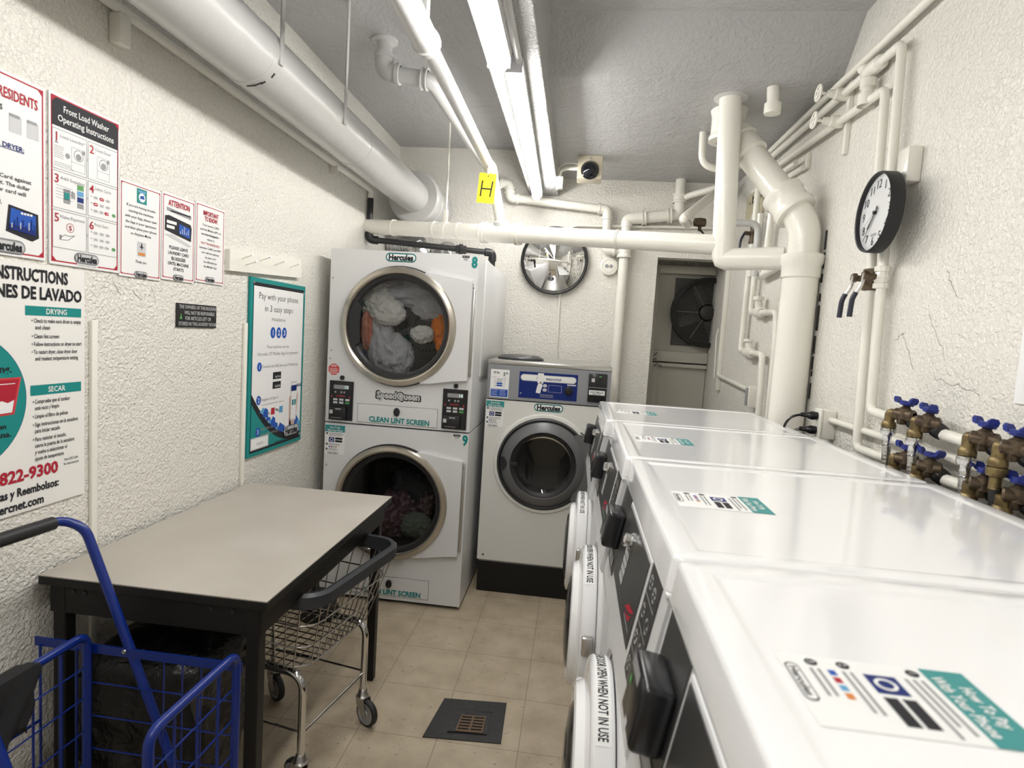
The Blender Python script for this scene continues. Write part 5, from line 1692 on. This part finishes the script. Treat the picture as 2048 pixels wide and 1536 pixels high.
# =================================================================== HOSE VALVES ON THE RIGHT WALL
def faucet(label, y, zp, ye, hose, dz=0.0, body='bronze', group='hose valves above the washers'):
    t_ = thing('hose_valve', label, 'valve', (0.99, y, zp - 0.03), group)
    pw = V((0.992, y - 0.012, zp))
    pv = V((0.965, y, zp + 0.020))
    pe = V((0.944, ye, zp + 0.021))
    d = (pe - pv).normalized()
    B().lathe(pw - V((0, 0, 0.0)), (pv - pw), [(0.02, -0.012), (0.022, 0.0), (0.022, 0.012), (0.018, 0.02)], 10).build('pipe_nut', 'iron', t_, ang=20)
    B().lathe(pv - d * 0.022, d, [(0.012, -0.008), (0.019, -0.004), (0.0195, 0.012), (0.016, 0.016), (0.018, 0.030), (0.0185, 0.046), (0.0145, 0.05)], 12).lathe(pv, (0.15, 0, 1), [(0.0175, -0.012), (0.0175, 0.018), (0.011, 0.024), (0.008, 0.030)], 12).obox(pv - V((0.006, 0, 0.018)), (0.02, 0.02, 0.02), None, 0.004).build('valve_body', body, t_)
    B().tube([pv + d * 0.025, pe, pe - V((0, 0, 0.040))], 0.0140, 14, 0.014).lathe(pe - V((0, 0, 0.024)), (0, 0, -1), [(0.0140, 0), (0.018, 0.005), (0.0195, 0.012), (0.0190, 0.020), (0.015, 0.022)], 16).build('elbow', 'brass', t_)
    # winged handle
    hc = pv + V((0.003, 0, 0.027))
    ah = V((0.16, 0, 1)).normalized()
    hb_ = B().lathe(hc, ah, [(0.010, 0), (0.018, 0.002), (0.0195, 0.013), (0.015, 0.015), (0.014, 0.012), (0, 0.012)], 16)
    ang0 = random.uniform(-0.35, 0.35)
    for sg in (1, -1):
        e = V((-0.25, sg, 0)).normalized()
        e.rotate(Matrix.Rotation(ang0, 3, 'Z'))
        lat = ah.cross(e).normalized()
        p0, p1, p2, p3 = hc + e * 0.014 + ah * 0.006, hc + e * 0.026 + ah * 0.009, hc + e * 0.030 + ah * 0.019, hc + e * 0.032 + ah * 0.026
        rows = []
        for p_, w_, th in ((p0, 0.012, 0.0065), (p1, 0.010, 0.0060), (p2, 0.011, 0.0055), (p3, 0.006, 0.0045)):
            rows.append([hb_.bm.verts.new(p_ + lat * a * w_ + ah.cross(lat) * b__ * th) for a, b__ in ((-1, -1), (1, -1), (1, 1), (-1, 1))])
        for i in range(3):
            hb_.bridge(rows[i], rows[i + 1])
        hb_.bm.faces.new(rows[3])
        hb_.bm.faces.new(rows[0][::-1])
    hb_.build('wing_handle', 'hblue', t_, ang=30)
    # hose
    hz = pe - V((0, 0, 0.046))
    mh = {'steel': 'steel', 'black': 'rubber', None: None}[hose]
    if mh:
        B().lathe(hz, (0, 0, -1), [(0.0195, 0), (0.0205, 0.004), (0.0205, 0.013), (0.0185, 0.02), (0.0115, 0.021)], 16).lathe(hz - V((0, 0, 0.02)), (0, 0, -1), [(0.012, 0), (0.013, 0.003), (0.0118, 0.006), (0.0118, 0.026), (0.013, 0.029), (0.0115, 0.032)], 14).build('hose_nut', 'chrome' if hose == 'steel' else 'brass', t_)
        bb_ = B()
        pts_ = [hz - V((0, 0, 0.04))]
        end = hz - V((-0.006, -0.03 if hose == 'steel' else 0.0, 0.55))
        for i in range(1, 90):
            u = i / 90
            pts_.append(pts_[0].lerp(end, u) + V((0, -0.02 * math.sin(PI * u), 0)))
        bb_.tube(pts_, [0.0112 + (0.0006 if i % 2 else 0) * (hose == 'steel') for i in range(len(pts_))], 14)
        bb_.build('hose', mh, t_, ang=10 if hose == 'steel' else 60)


faucet('leftmost upper brass valve with blue wing handle, steel hose bending left', 1.80, 1.334, 1.835, 'steel')
faucet('second upper brass valve with blue wing handle, straight steel hose', 1.685, 1.328, 1.700, 'steel')
faucet('third upper brass valve with blue wing handle, steel hose hanging straight', 1.462, 1.320, 1.480, 'steel')
faucet('rightmost upper brass valve with blue wing handle above black hose', 1.362, 1.316, 1.378, 'black')
faucet('leftmost lower brass valve half hidden behind the steel hose', 1.765, 1.208, 1.785, None)
faucet('second lower brass valve with blue wing handle just above washer top', 1.655, 1.210, 1.668, None)
faucet('third lower brass valve with blue handle behind the black hose', 1.445, 1.213, 1.458, None)
faucet('rightmost lower brass valve at the right edge just above washer top', 1.340, 1.215, 1.350, None)

# =================================================================== FOLDING TABLE
TX0, TX1, TY0, TY1, TZ = -1.390, -0.742, 1.355, 2.362, 0.795
t = thing('work_table', 'black framed laundry table with grey laminate top against left wall', 'table', ((TX0 + TX1) / 2, (TY0 + TY1) / 2, 0))
B().box(TX0, TX1, TY0, TY1, TZ - 0.003, TZ).build('table_top', 'ltop', t, smooth=False)
B().box(TX0 - 0.001, TX1 + 0.001, TY0 - 0.001, TY1 + 0.001, TZ - 0.026, TZ - 0.0031, 0.002).build('edge_band', 'tblack', t, smooth=False)
ap0 = 0.690
for nm, a in (('front', (TX0 + 0.02, TX1 - 0.024, TY0 + 0.014, TY0 + 0.030)), ('rear', (TX0 + 0.02, TX1 - 0.024, TY1 - 0.030, TY1 - 0.014)), ('side', (TX1 - 0.026, TX1 - 0.024, TY0 + 0.014, TY1 - 0.02)), ('side', (TX0 + 0.014, TX0 + 0.030, TY0 + 0.02, TY1 - 0.02))):
    B().box(a[0], a[1], a[2], a[3], ap0, TZ - 0.026, 0.001).build('apron', 'tblack', t, smooth=False)
for x in (TX0 + 0.03, TX1 - 0.062):
    for y in (TY0 + 0.012, TY1 - 0.070):
        B().box(x, x + 0.036, y, y + 0.036, 0, TZ - 0.027, 0.003).build('leg', 'tblack', t, smooth=False)
for x in (TX0 + 0.09, TX0 + 0.125, TX1 - 0.10, TX1 - 0.16):
    B().lathe((x, TY0 + 0.014, 0.752), (0, -1, 0), [(0.007, 0), (0.006, 0.003), (0, 0.004)], 10).build('bolt', 'mblack', t)

# =================================================================== BIN WITH BLACK BAG UNDER THE TABLE
t = thing('waste_bin', 'olive waste bin lined with a black plastic bag under the table', 'bin', (-1.12, 1.60, 0))
b = B()
z0 = [b.bm.verts.new(p) for p in ((-1.34, 1.47, 0), (-1.01, 1.47, 0), (-1.01, 1.68, 0), (-1.34, 1.68, 0))]
z1 = [b.bm.verts.new(p) for p in ((-1.365, 1.44, 0.46), (-0.985, 1.44, 0.46), (-0.985, 1.71, 0.46), (-1.365, 1.71, 0.46))]
b.bridge(z0, z1)
b.bm.faces.new(z0[::-1])
b.build('bin_body', 'bin', t, smooth=False)
b = B()
NU, NV = 72, 26
rows = []
for j in range(NV + 1):
    v = j / NV
    row = []
    for i in range(NU):
        a = 2 * PI * i / NU
        ca, sa = math.cos(a), math.sin(a)
        k = (abs(ca) ** 5 + abs(sa) ** 5) ** (-1 / 5)
        if v < 0.6:                      # skirt
            u = v / 0.6
            hx, hy, z = 0.198 + 0.010 * (1 - u), 0.148 + 0.010 * (1 - u), 0.20 + 0.30 * u + 0.05 * noise.noise(V((ca * 2, sa * 2, 3))) * (1 - u)
        else:
            u = (v - 0.6) / 0.4
            hx, hy, z = 0.198 * (1 - u) ** 0.6, 0.148 * (1 - u) ** 0.6, 0.50 + 0.075 * math.sin(u * PI / 2)
        p = V((-1.175 + hx * k * ca, 1.575 + hy * k * sa, z))
        nn = noise.noise(p * 9) * 0.020 + (1 - abs(noise.noise(p * V((1, 1, 1)) * 17 + V((3, 3, 3))))) * 0.014 - 0.012
        p += V((ca, sa, 0.4)) * nn * (1 if v < 0.98 else 0)
        row.append(b.bm.verts.new(p))
    rows.append(row)
for j in range(NV):
    b.bridge(rows[j], rows[j + 1])
b.build('bin_bag', 'bag', t, ang=60)

t = thing('floor_stand', 'rounded black base with upright black post on floor beyond the table', 'stand', (-1.235, 2.78, 0))
B().lathe((-1.235, 2.78, 0), (0, 0, 1), [(0, 0), (0.095, 0.0), (0.098, 0.03), (0.085, 0.085), (0.05, 0.13), (0.02, 0.145), (0, 0.147)], 28).build('stand_base', 'mblack', t)
B().cyl((-1.255, 2.78, 0.12), (-1.30, 2.78, 0.46), 0.02, n=14).build('post', 'mblack', t)

# =================================================================== CHROME WIRE LAUNDRY CART
e1 = V((-0.983, 0.187, 0)).normalized()       # away from the aisle
e2 = V((0.187, 0.983, 0)).normalized()        # towards the dryer
cc = V((-0.955, 1.895, 0))
t = thing('laundry_cart', 'chrome wire laundry cart with grey bumper half under the table', 'cart', cc)
W = lambda a, b_, z: cc + e1 * a + e2 * b_ + V((0, 0, z))


def rrect(ha, hb, z, r=0.07, n=6):
    out = []
    for sa, sb, a0 in ((1, 1, 0), (-1, 1, 90), (-1, -1, 180), (1, -1, 270)):
        for i in range(n + 1):
            a = math.radians(a0 + 90 * i / n)
            out.append(W(sa * (ha - r) + r * math.cos(a), sb * (hb - r) + r * math.sin(a), z))
    return out


zb0, zt0 = 0.42, 0.675
HA = lambda u: 0.215 + 0.075 * u
HB = lambda u: 0.200 + 0.065 * u
b = B()
for u in (0.02, 0.33, 0.66, 0.97):
    b.tube(rrect(HA(u), HB(u), zb0 + (zt0 - zb0) * u), 0.0027 if u < 0.9 else 0.004, 6, closed=True)
N_ = 11
for i in range(N_):
    f = -1 + 2 * (i + 0.5) / N_
    for sg in (1, -1):
        pts = [W(f * (HA(u) - 0.02), sg * (HB(u)), zb0 + (zt0 - zb0) * u) for u in (1, 0)]
        b.tube(pts, 0.0022, 5)
        pts = [W(sg * HA(u), f * (HB(u) - 0.02), zb0 + (zt0 - zb0) * u) for u in (1, 0)]
        b.tube(pts, 0.0022, 5)
    b.tube([W(f * (HA(0) - 0.02), -HB(0), zb0 - 0.004), W(f * (HA(0) - 0.02), HB(0), zb0 - 0.004)], 0.0022, 5)
    b.tube([W(-HA(0), f * (HB(0) - 0.02), zb0), W(HA(0), f * (HB(0) - 0.02), zb0)], 0.0022, 5)
b.build('wire_basket', 'wire', t)
# bumper: a thick band following the rim
band = [(-0.006, -0.026), (0.014, -0.020), (0.016, 0.018), (0.006, 0.027), (-0.006, 0.024)]
b = B()
outer = rrect(HA(1), HB(1), 0, 0.075, 8)
cen = W(0, 0, 0)
rows = []
for k, p in enumerate(outer):
    nx = outer[(k + 1) % len(outer)] - outer[k - 1]
    nrm = V((nx.y, -nx.x, 0)).normalized()
    if nrm.dot(p - cen) < 0:
        nrm = -nrm
    rows.append([b.bm.verts.new(p + nrm * a + V((0, 0, zt0 + 0.006 + z))) for a, z in band])
for k in range(len(rows)):
    A_, B_ = rows[k], rows[(k + 1) % len(rows)]
    for i in range(5):
        b.bm.faces.new((A_[i], B_[i], B_[(i + 1) % 5], A_[(i + 1) % 5]))
b.build('bumper', 'bumper', t, ang=50)
la, lb_ = 0.205, 0.185
for sb in (-1, 1):
    B().tube([W(-la, sb * lb_, 0.125), W(-la, sb * lb_, zb0 - 0.022), W(la, sb * lb_, zb0 - 0.022), W(la, sb * lb_, 0.125)], 0.0125, 14, 0.06, 7).build('leg_frame', 'chrome', t)
for sa in (-1, 1):
    B().tube([W(sa * la, -lb_, 0.20), W(sa * la, lb_, 0.20)], 0.004, 8).build('side_rod', 'chrome', t)
for sb in (-1, 1):
    B().tube([W(-la, sb * lb_, 0.205), W(la, sb * lb_, 0.205)], 0.004, 8).build('cross_rod', 'chrome', t)
for (sa, sb, yaw) in ((-1, 1, -0.5), (-1, -1, 2.6), (1, 1, -0.6), (1, -1, 2.2)):
    p = W(sa * la, sb * lb_, 0)
    dv = V((math.cos(yaw), math.sin(yaw), 0))
    lv = V((-dv.y, dv.x, 0))
    c = p + dv * 0.028 + V((0, 0, 0.05))
    ca = B().lathe(p + V((0, 0, 0.102)), (0, 0, 1), [(0, 0), (0.022, 0.001), (0.024, 0.008), (0.018, 0.014), (0.016, 0.030), (0.012, 0.034)], 18).build('caster', 'steel', t)
    b = B()
    for sg in (1, -1):
        o_ = lv * 0.0155 * sg
        b.prism([p + o_ + dv * 0.024 + V((0, 0, 0.104)), p + o_ - dv * 0.020 + V((0, 0, 0.104)), p + o_ - dv * 0.014 + V((0, 0, 0.075)), c + o_ - dv * 0.010 + V((0, 0, -0.008)), c + o_ + dv * 0.010 + V((0, 0, -0.006))], lv * 0.002 * sg)
    b.obox(p + V((0, 0, 0.104)), (0.044, 0.034, 0.003), Matrix.Rotation(yaw, 3, 'Z'))
    b.cyl(c - lv * 0.02, c + lv * 0.02, 0.006, n=8)
    b.build('fork', 'steel', ca)
    B().lathe(c - lv * 0.012, lv, [(0.040, 0), (0.047, 0.001), (0.050, 0.005), (0.050, 0.019), (0.047, 0.023), (0.040, 0.024)], 32).build('tyre', 'rubber', ca)
    B().lathe(c - lv * 0.0125, lv, [(0, 0), (0.012, 0), (0.014, 0.003), (0.030, 0.004), (0.034, 0.0), (0.040, 0.0), (0.040, 0.025), (0.034, 0.025), (0.030, 0.021), (0.014, 0.022), (0.012, 0.025), (0, 0.025)], 28).build('wheel_hub', 'hub', ca)

# =================================================================== BLUE SHOPPING CART
t = thing('shopping_cart', 'blue folding wire shopping cart with black grip in front of the table', 'cart', (-0.98, 1.14, 0))
y1, y0 = 1.28, 0.985
xa, xb_, zt = -1.178, -0.775, 0.695
r = 0.0105
for x in (xa, xb_):
    B().tube([(x, y1, 0.07), (x, y1, zt), (x, y0, zt), (x, y0, 0.07)], r, 14, 0.035, 7).build('end_frame', 'cblue', t)
b = B()
b.box(-1.336, xb_ + 0.008, y1 + 0.010, y1 + 0.014, 0.640, 0.663)
b.build('far_rail', 'cblue', t, smooth=False)
B().box(xa, xb_ + 0.008, y1 + 0.010, y1 + 0.014, 0.105, 0.125).build('far_rail', 'cblue', t, smooth=False)
b = B()
b.box(-1.31, xb_ + 0.02, y0 - 0.014, y0 - 0.010, 0.405, 0.430)
b.build('near_rail', 'cblue', t, smooth=False)
B().box(xa, xb_ + 0.008, y0 - 0.014, y0 - 0.010, 0.105, 0.125).build('near_rail', 'cblue', t, smooth=False)
b = B()                                                   # wires of the long sides
for yy in (y1 + 0.012,):
    for z in (0.20, 0.29, 0.38, 0.47, 0.56):
        b.tube([(xa, yy, z), (xb_, yy, z)], 0.0021, 5)
    for k in range(1, 8):
        x = xa + (xb_ - xa) * k / 8
        if k > 3:
            b.tube([(x, yy, 0.11), (x, yy, 0.65)], 0.0021, 5)
b.build('far_wire_panel', 'cblue', t)
b = B()
for k in range(1, 8):
    x = xa + (xb_ - xa) * k / 8
    b.tube([(x, y0 - 0.012, 0.11), (x, y0 - 0.012, 0.41)], 0.0021, 5)
for z in (0.20, 0.29, 0.36):
    b.tube([(xa, y0 - 0.012, z), (xb_, y0 - 0.012, z)], 0.0021, 5)
b.build('near_wire_panel', 'cblue', t)
for x in (xa, xb_):
    b = B()
    for z in (0.17, 0.26, 0.35, 0.44, 0.53, 0.61):
        b.tube([(x, y0, z), (x, y1, z)], 0.0021, 5)
    for k in range(1, 4):
        yy = y0 + (y1 - y0) * k / 4
        b.tube([(x, yy, 0.10), (x, yy, zt)], 0.0028, 6)
    b.build('end_wire_panel', 'cblue', t)
b = B()
for x in (-1.318, -1.262, -1.215):
    b.tube([(x, y1 + 0.008, 0.645), (x, y1 + 0.008, 0.30)], 0.0032, 6)
b.tube([(-1.318, y1 + 0.008, 0.44), (-1.335, y0 + 0.05, 0.44)], 0.004, 6)
b.build('folded_flap', 'cblue', t)
hx = lambda z: -1.210 + (0.975 - z) * 0.415
b = B().tube([(hx(0.07), y1 + 0.022, 0.07), (hx(0.96), y1 + 0.022, 0.96), (-1.245, y1 - 0.0, 0.985), (-1.25, 0.98, 0.99), (hx(0.96), 0.955, 0.96), (hx(0.07), 0.955, 0.07)], 0.0115, 16, 0.055, 8)
hd = b.build('handle', 'cblue', t)
B().cyl((-1.2455, 1.252, 0.9845), (-1.2495, 1.01, 0.9895), 0.0165, n=20).build('grip', 'mblack', hd)
B().lathe((-1.083, y1 + 0.009, 0.655), (0, -1, 0), [(0.006, 0), (0.005, 0.003), (0, 0.004)], 10).build('bolt', 'steel', t)
B().cyl((hx(0.07), 0.94, 0.075), (hx(0.07), y1 + 0.04, 0.075), 0.006, n=8).build('axle', 'steel', t)
for yy in (0.925, y1 + 0.047):
    B().lathe((hx(0.07), yy - 0.011, 0.075), (0, 1, 0), [(0, 0), (0.06, 0.001), (0.075, 0.003), (0.075, 0.019), (0.06, 0.021), (0, 0.022)], 28).build('wheel', 'rubber', t)
for yy in (y0, y1):
    B().cyl((xa, yy, 0.0), (xa, yy, 0.08), 0.012, n=12).build('foot', 'rubber', t)

# black cloth hung over the left end of the cart
b = B()
NU, NV = 20, 26
gr = []
for j in range(NV + 1):
    v = -1 + 2 * j / NV                        # across the bar, -1 inside .. 1 outside
    row = []
    for i in range(NU + 1):
        u = i / NU
        y = 0.985 + 0.135 * u + 0.012 * math.sin(v * 5)
        drop = max(0.0, abs(v) - 0.06)
        side = 1 if v > 0 else -1
        x = xa + side * (0.016 * min(1, abs(v) / 0.06)) + side * 0.004 * math.sin(u * 9 + v * 4) * drop * 3
        z = zt + 0.0145 - drop * (0.150 if side < 0 else 0.165) - 0.012 * math.sin(u * 5.5) * drop
        if i == NU:
            y += 0.010 * math.sin(v * 11)
        row.append(b.bm.verts.new((x, y, z)))
    gr.append(row)
for j in range(NV):
    for i in range(NU):
        b.bm.faces.new((gr[j][i], gr[j][i + 1], gr[j + 1][i + 1], gr[j + 1][i]))
o = b.build('cloth', 'cloth', ang=70)
sm = o.modifiers.new('thickness', 'SOLIDIFY')
sm.thickness = 0.003
sm.offset = 1
tag(o, 'black cloth draped over left end frame of the blue cart', 'cloth')

# crumpled carton scrap on the floor by the wall
b = B().sphere((-1.345, 1.29, 0.10), 0.10, (0.65, 0.9, 1.0), 3, lambda p: 0.8 + 0.4 * abs(noise.noise(p * 2.5)))
for v in b.bm.verts:
    v.co.z = max(v.co.z, 0)
    v.co.x = max(v.co.x, XL + 0.004)
tag(b.build('crumpled_carton', 'card', ang=10), 'crumpled pale carton on floor between the wall and the table leg', 'carton')

# =================================================================== FLOOR DRAIN
t = thing('floor_drain', 'black rubber mat with rusty slotted drain grate in the floor', 'drain', (-0.315, 2.13, 0))
q4 = [V((-0.440, 2.240, 0.0)), V((-0.183, 2.262, 0.0)), V((-0.175, 2.022, 0.0)), V((-0.469, 2.000, 0.0))]
def bil(u, v):
    return (q4[0] * (1 - u) + q4[1] * u) * (1 - v) + (q4[3] * (1 - u) + q4[2] * u) * v
b = B().prism([p + V((0, 0, 0.0005)) for p in q4[::-1]], (0, 0, 0.0035))
b.build('mat', 'drainmat', t, smooth=False)
b = B().prism([bil(u, v) + V((0, 0, 0.004)) for u, v in ((0.28, 0.85), (0.80, 0.85), (0.80, 0.32), (0.28, 0.32))], (0, 0, 0.004))
b.build('sunken_pad', 'drainmat', t, smooth=False)
b = B().prism([bil(u, v) + V((0, 0, 0.008)) for u, v in ((0.38, 0.84), (0.74, 0.84), (0.74, 0.44), (0.38, 0.44))], (0, 0, 0.003))
b.build('grate', 'drainiron', t, smooth=False)
b = B()
for k in range(5):
    for u0 in (0.40, 0.575):
        v0 = 0.475 + 0.072 * k
        b.prism([bil(u, v) + V((0, 0, 0.0111)) for u, v in ((u0, v0 + 0.036), (u0 + 0.145, v0 + 0.036), (u0 + 0.145, v0), (u0, v0))], (0, 0, 0.0003))
b.build('slots', 'dark', t, smooth=False)
b = B().prism([bil(u, v) + V((0, 0, 0.0042)) for u, v in ((0.30, 0.335), (0.82, 0.30), (0.80, 0.275), (0.55, 0.30))], (0, 0, 0.0004))
b.build('tear', 'dark', t, smooth=False)

# =================================================================== CLOCK AND NOTICE ON THE RIGHT WALL
kc = V((0.925, 2.045, 1.988))
kn = V((-1, 0.055, 0.02)).normalized()
ku = kn.cross(V((0, 0, 1))).normalized() * -1
ku = V((0, 0, 1)).cross(kn).normalized()
kv = kn.cross(ku).normalized()
t = thing('wall_clock', 'round wall clock with white face and deep black rim on right wall', 'clock', kc - V((0, 0, 0.14)))
RC = 0.1285
B().lathe(kc - kn * 0.044, kn, [(RC - 0.012, 0), (RC, 0.004), (RC, 0.042), (RC - 0.002, 0.047), (RC - 0.006, 0.045), (RC - 0.007, 0.032)], 72).lathe(kc - kn * 0.044, kn, [(0, 0), (RC - 0.012, 0)], 40).build('rim', 'mblack', t)
B().lathe(kc - kn * 0.012, kn, [(RC - 0.006, 0), (0, 0.0005)], 64).build('face', 'clockface', t)
s = Sheet(kc - kn * 0.0112, ku, kv, 1, 1, 0.0005)
for h in range(1, 13):
    a = math.radians(90 - 30 * h)
    s.text('ink', str(h), 0.092 * math.cos(a), 0.092 * math.sin(a), 0.027, z=1)
for m_ in range(60):
    a = math.radians(6 * m_)
    s.disc('gprint', 0.114 * math.cos(a), 0.114 * math.sin(a), 0.0013 if m_ % 5 else 0.002, 1, 8)
s.rect('gprint', -0.018, -0.075, 0.018, -0.067, 1)
s.flush(t, {'ink': 'numerals', 'gprint': 'minute_marks'})


def hand(name, deg, L, tail, w_, z, m='ink'):
    a = math.radians(90 - deg)
    d, p = (math.cos(a), math.sin(a)), (-math.sin(a), math.cos(a))
    f = lambda l, o: (d[0] * l + p[0] * o, d[1] * l + p[1] * o)
    b_ = B()
    b_.prism([s.P(*f(-tail, -w_), z), s.P(*f(L, -w_ * 0.5), z), s.P(*f(L, w_ * 0.5), z), s.P(*f(-tail, w_), z)], kn * 0.0008)
    b_.build(name, m, t, smooth=False)


hand('hour_hand', 226, 0.066, 0.020, 0.0030, 6)
hand('minute_hand', 217, 0.105, 0.024, 0.0024, 9)
hand('second_hand', 243, 0.10, 0.02, 0.0008, 12, 'gprint')
B().lathe(s.P(0, 0, 2), kn, [(0.006, 0), (0.006, 0.008), (0, 0.009)], 16).build('hub_cap', 'ink', t)

t = thing('washer_notice', 'white paper notice with yellow highlighted lines at right edge', 'notice', (XR, 1.33, 1.43))
B().box(XR - 0.004, XR - 0.002, 1.18, 1.475, 1.430, 1.86).build('paper_sheet', 'paper', t, smooth=False)
s = Sheet((XR - 0.0045, 1.475, 1.430), (0, -1, 0), (0, 0, 1), 1, 1, 0.0005)
for z, l, hl in ((0.285, 'The washers in this room take', 0), (0.272, 'prepaid laundry cards', 0), (0.247, 'Loading Instructions', 1), (0.230, 'Complete these steps', 0), (0.214, '1. Sort the clothes', 0), (0.200, '2. Check all pockets', 0), (0.186, 'Add the detergent', 0), (0.172, '3. Tap the start pad', 0), (0.158, '4. Add money to the', 0), (0.146, 'CARD and press', 0), (0.134, 'COMPLETE', 0), (0.108, 'Operating Instructions', 1), (0.082, 'Load the machine and add', 0), (0.071, 'detergent/softener then make', 0), (0.060, 'cycle selections.', 0), (0.044, 'Place your card in the card', 0), (0.033, 'holder so that the machine can', 0), (0.022, 'deduct from the card (2', 0), (0.011, 'swipes) and Press "Start"', 0)):
    z += 0.03
    vs2, _ = text_mesh(l)
    wd = max(v[0] for v in vs2) * 0.0085
    if hl:
        s.rect('hilite', 0.026, z - 0.007, 0.032 + wd * 1.05, z + 0.007, 1)
    s.text('ink', l, 0.028, z, 0.006, wd, 'L', bold=0.02 if hl else 0.0)
s.flush(t)

# hairline cracks in the paint of both walls
def crack(x, pts, wd=0.0016):
    b_ = B()
    sg = 1 if x < 0 else -1
    P = [V((x + sg * 0.001, y, z)) for y, z in pts]
    for a, c in zip(P, P[1:]):
        d = (c - a).normalized()
        n_ = V((0, -d.z, d.y)) * wd * random.uniform(0.3, 0.6)
        b_.face([a - n_, c - n_, c + n_, a + n_])
    o_ = b_.build('crack_line', 'crack', smooth=None)
    o_['kind'] = 'structure'


def jag(y0_, z0_, y1_, z1_, n=9, j=0.006):
    return [(y0_ + (y1_ - y0_) * i / n + random.uniform(-j, j), z0_ + (z1_ - z0_) * i / n + random.uniform(-j, j)) for i in range(n + 1)]


for a in ((1.86, 1.66, 1.75, 1.52), (1.80, 1.78, 1.74, 1.70), (1.98, 1.60, 1.90, 1.49), (2.02, 1.36 + 0.22, 1.97, 1.60), (1.80, 1.47, 1.60, 1.44)):
    crack(XR, jag(*a), 0.0012)
for a in ((1.62, 1.60, 1.66, 1.56), (1.70, 1.58, 1.74, 1.55), (1.78, 1.60, 1.80, 1.55)):
    crack(XL, jag(*a, n=5, j=0.004), 0.0012)
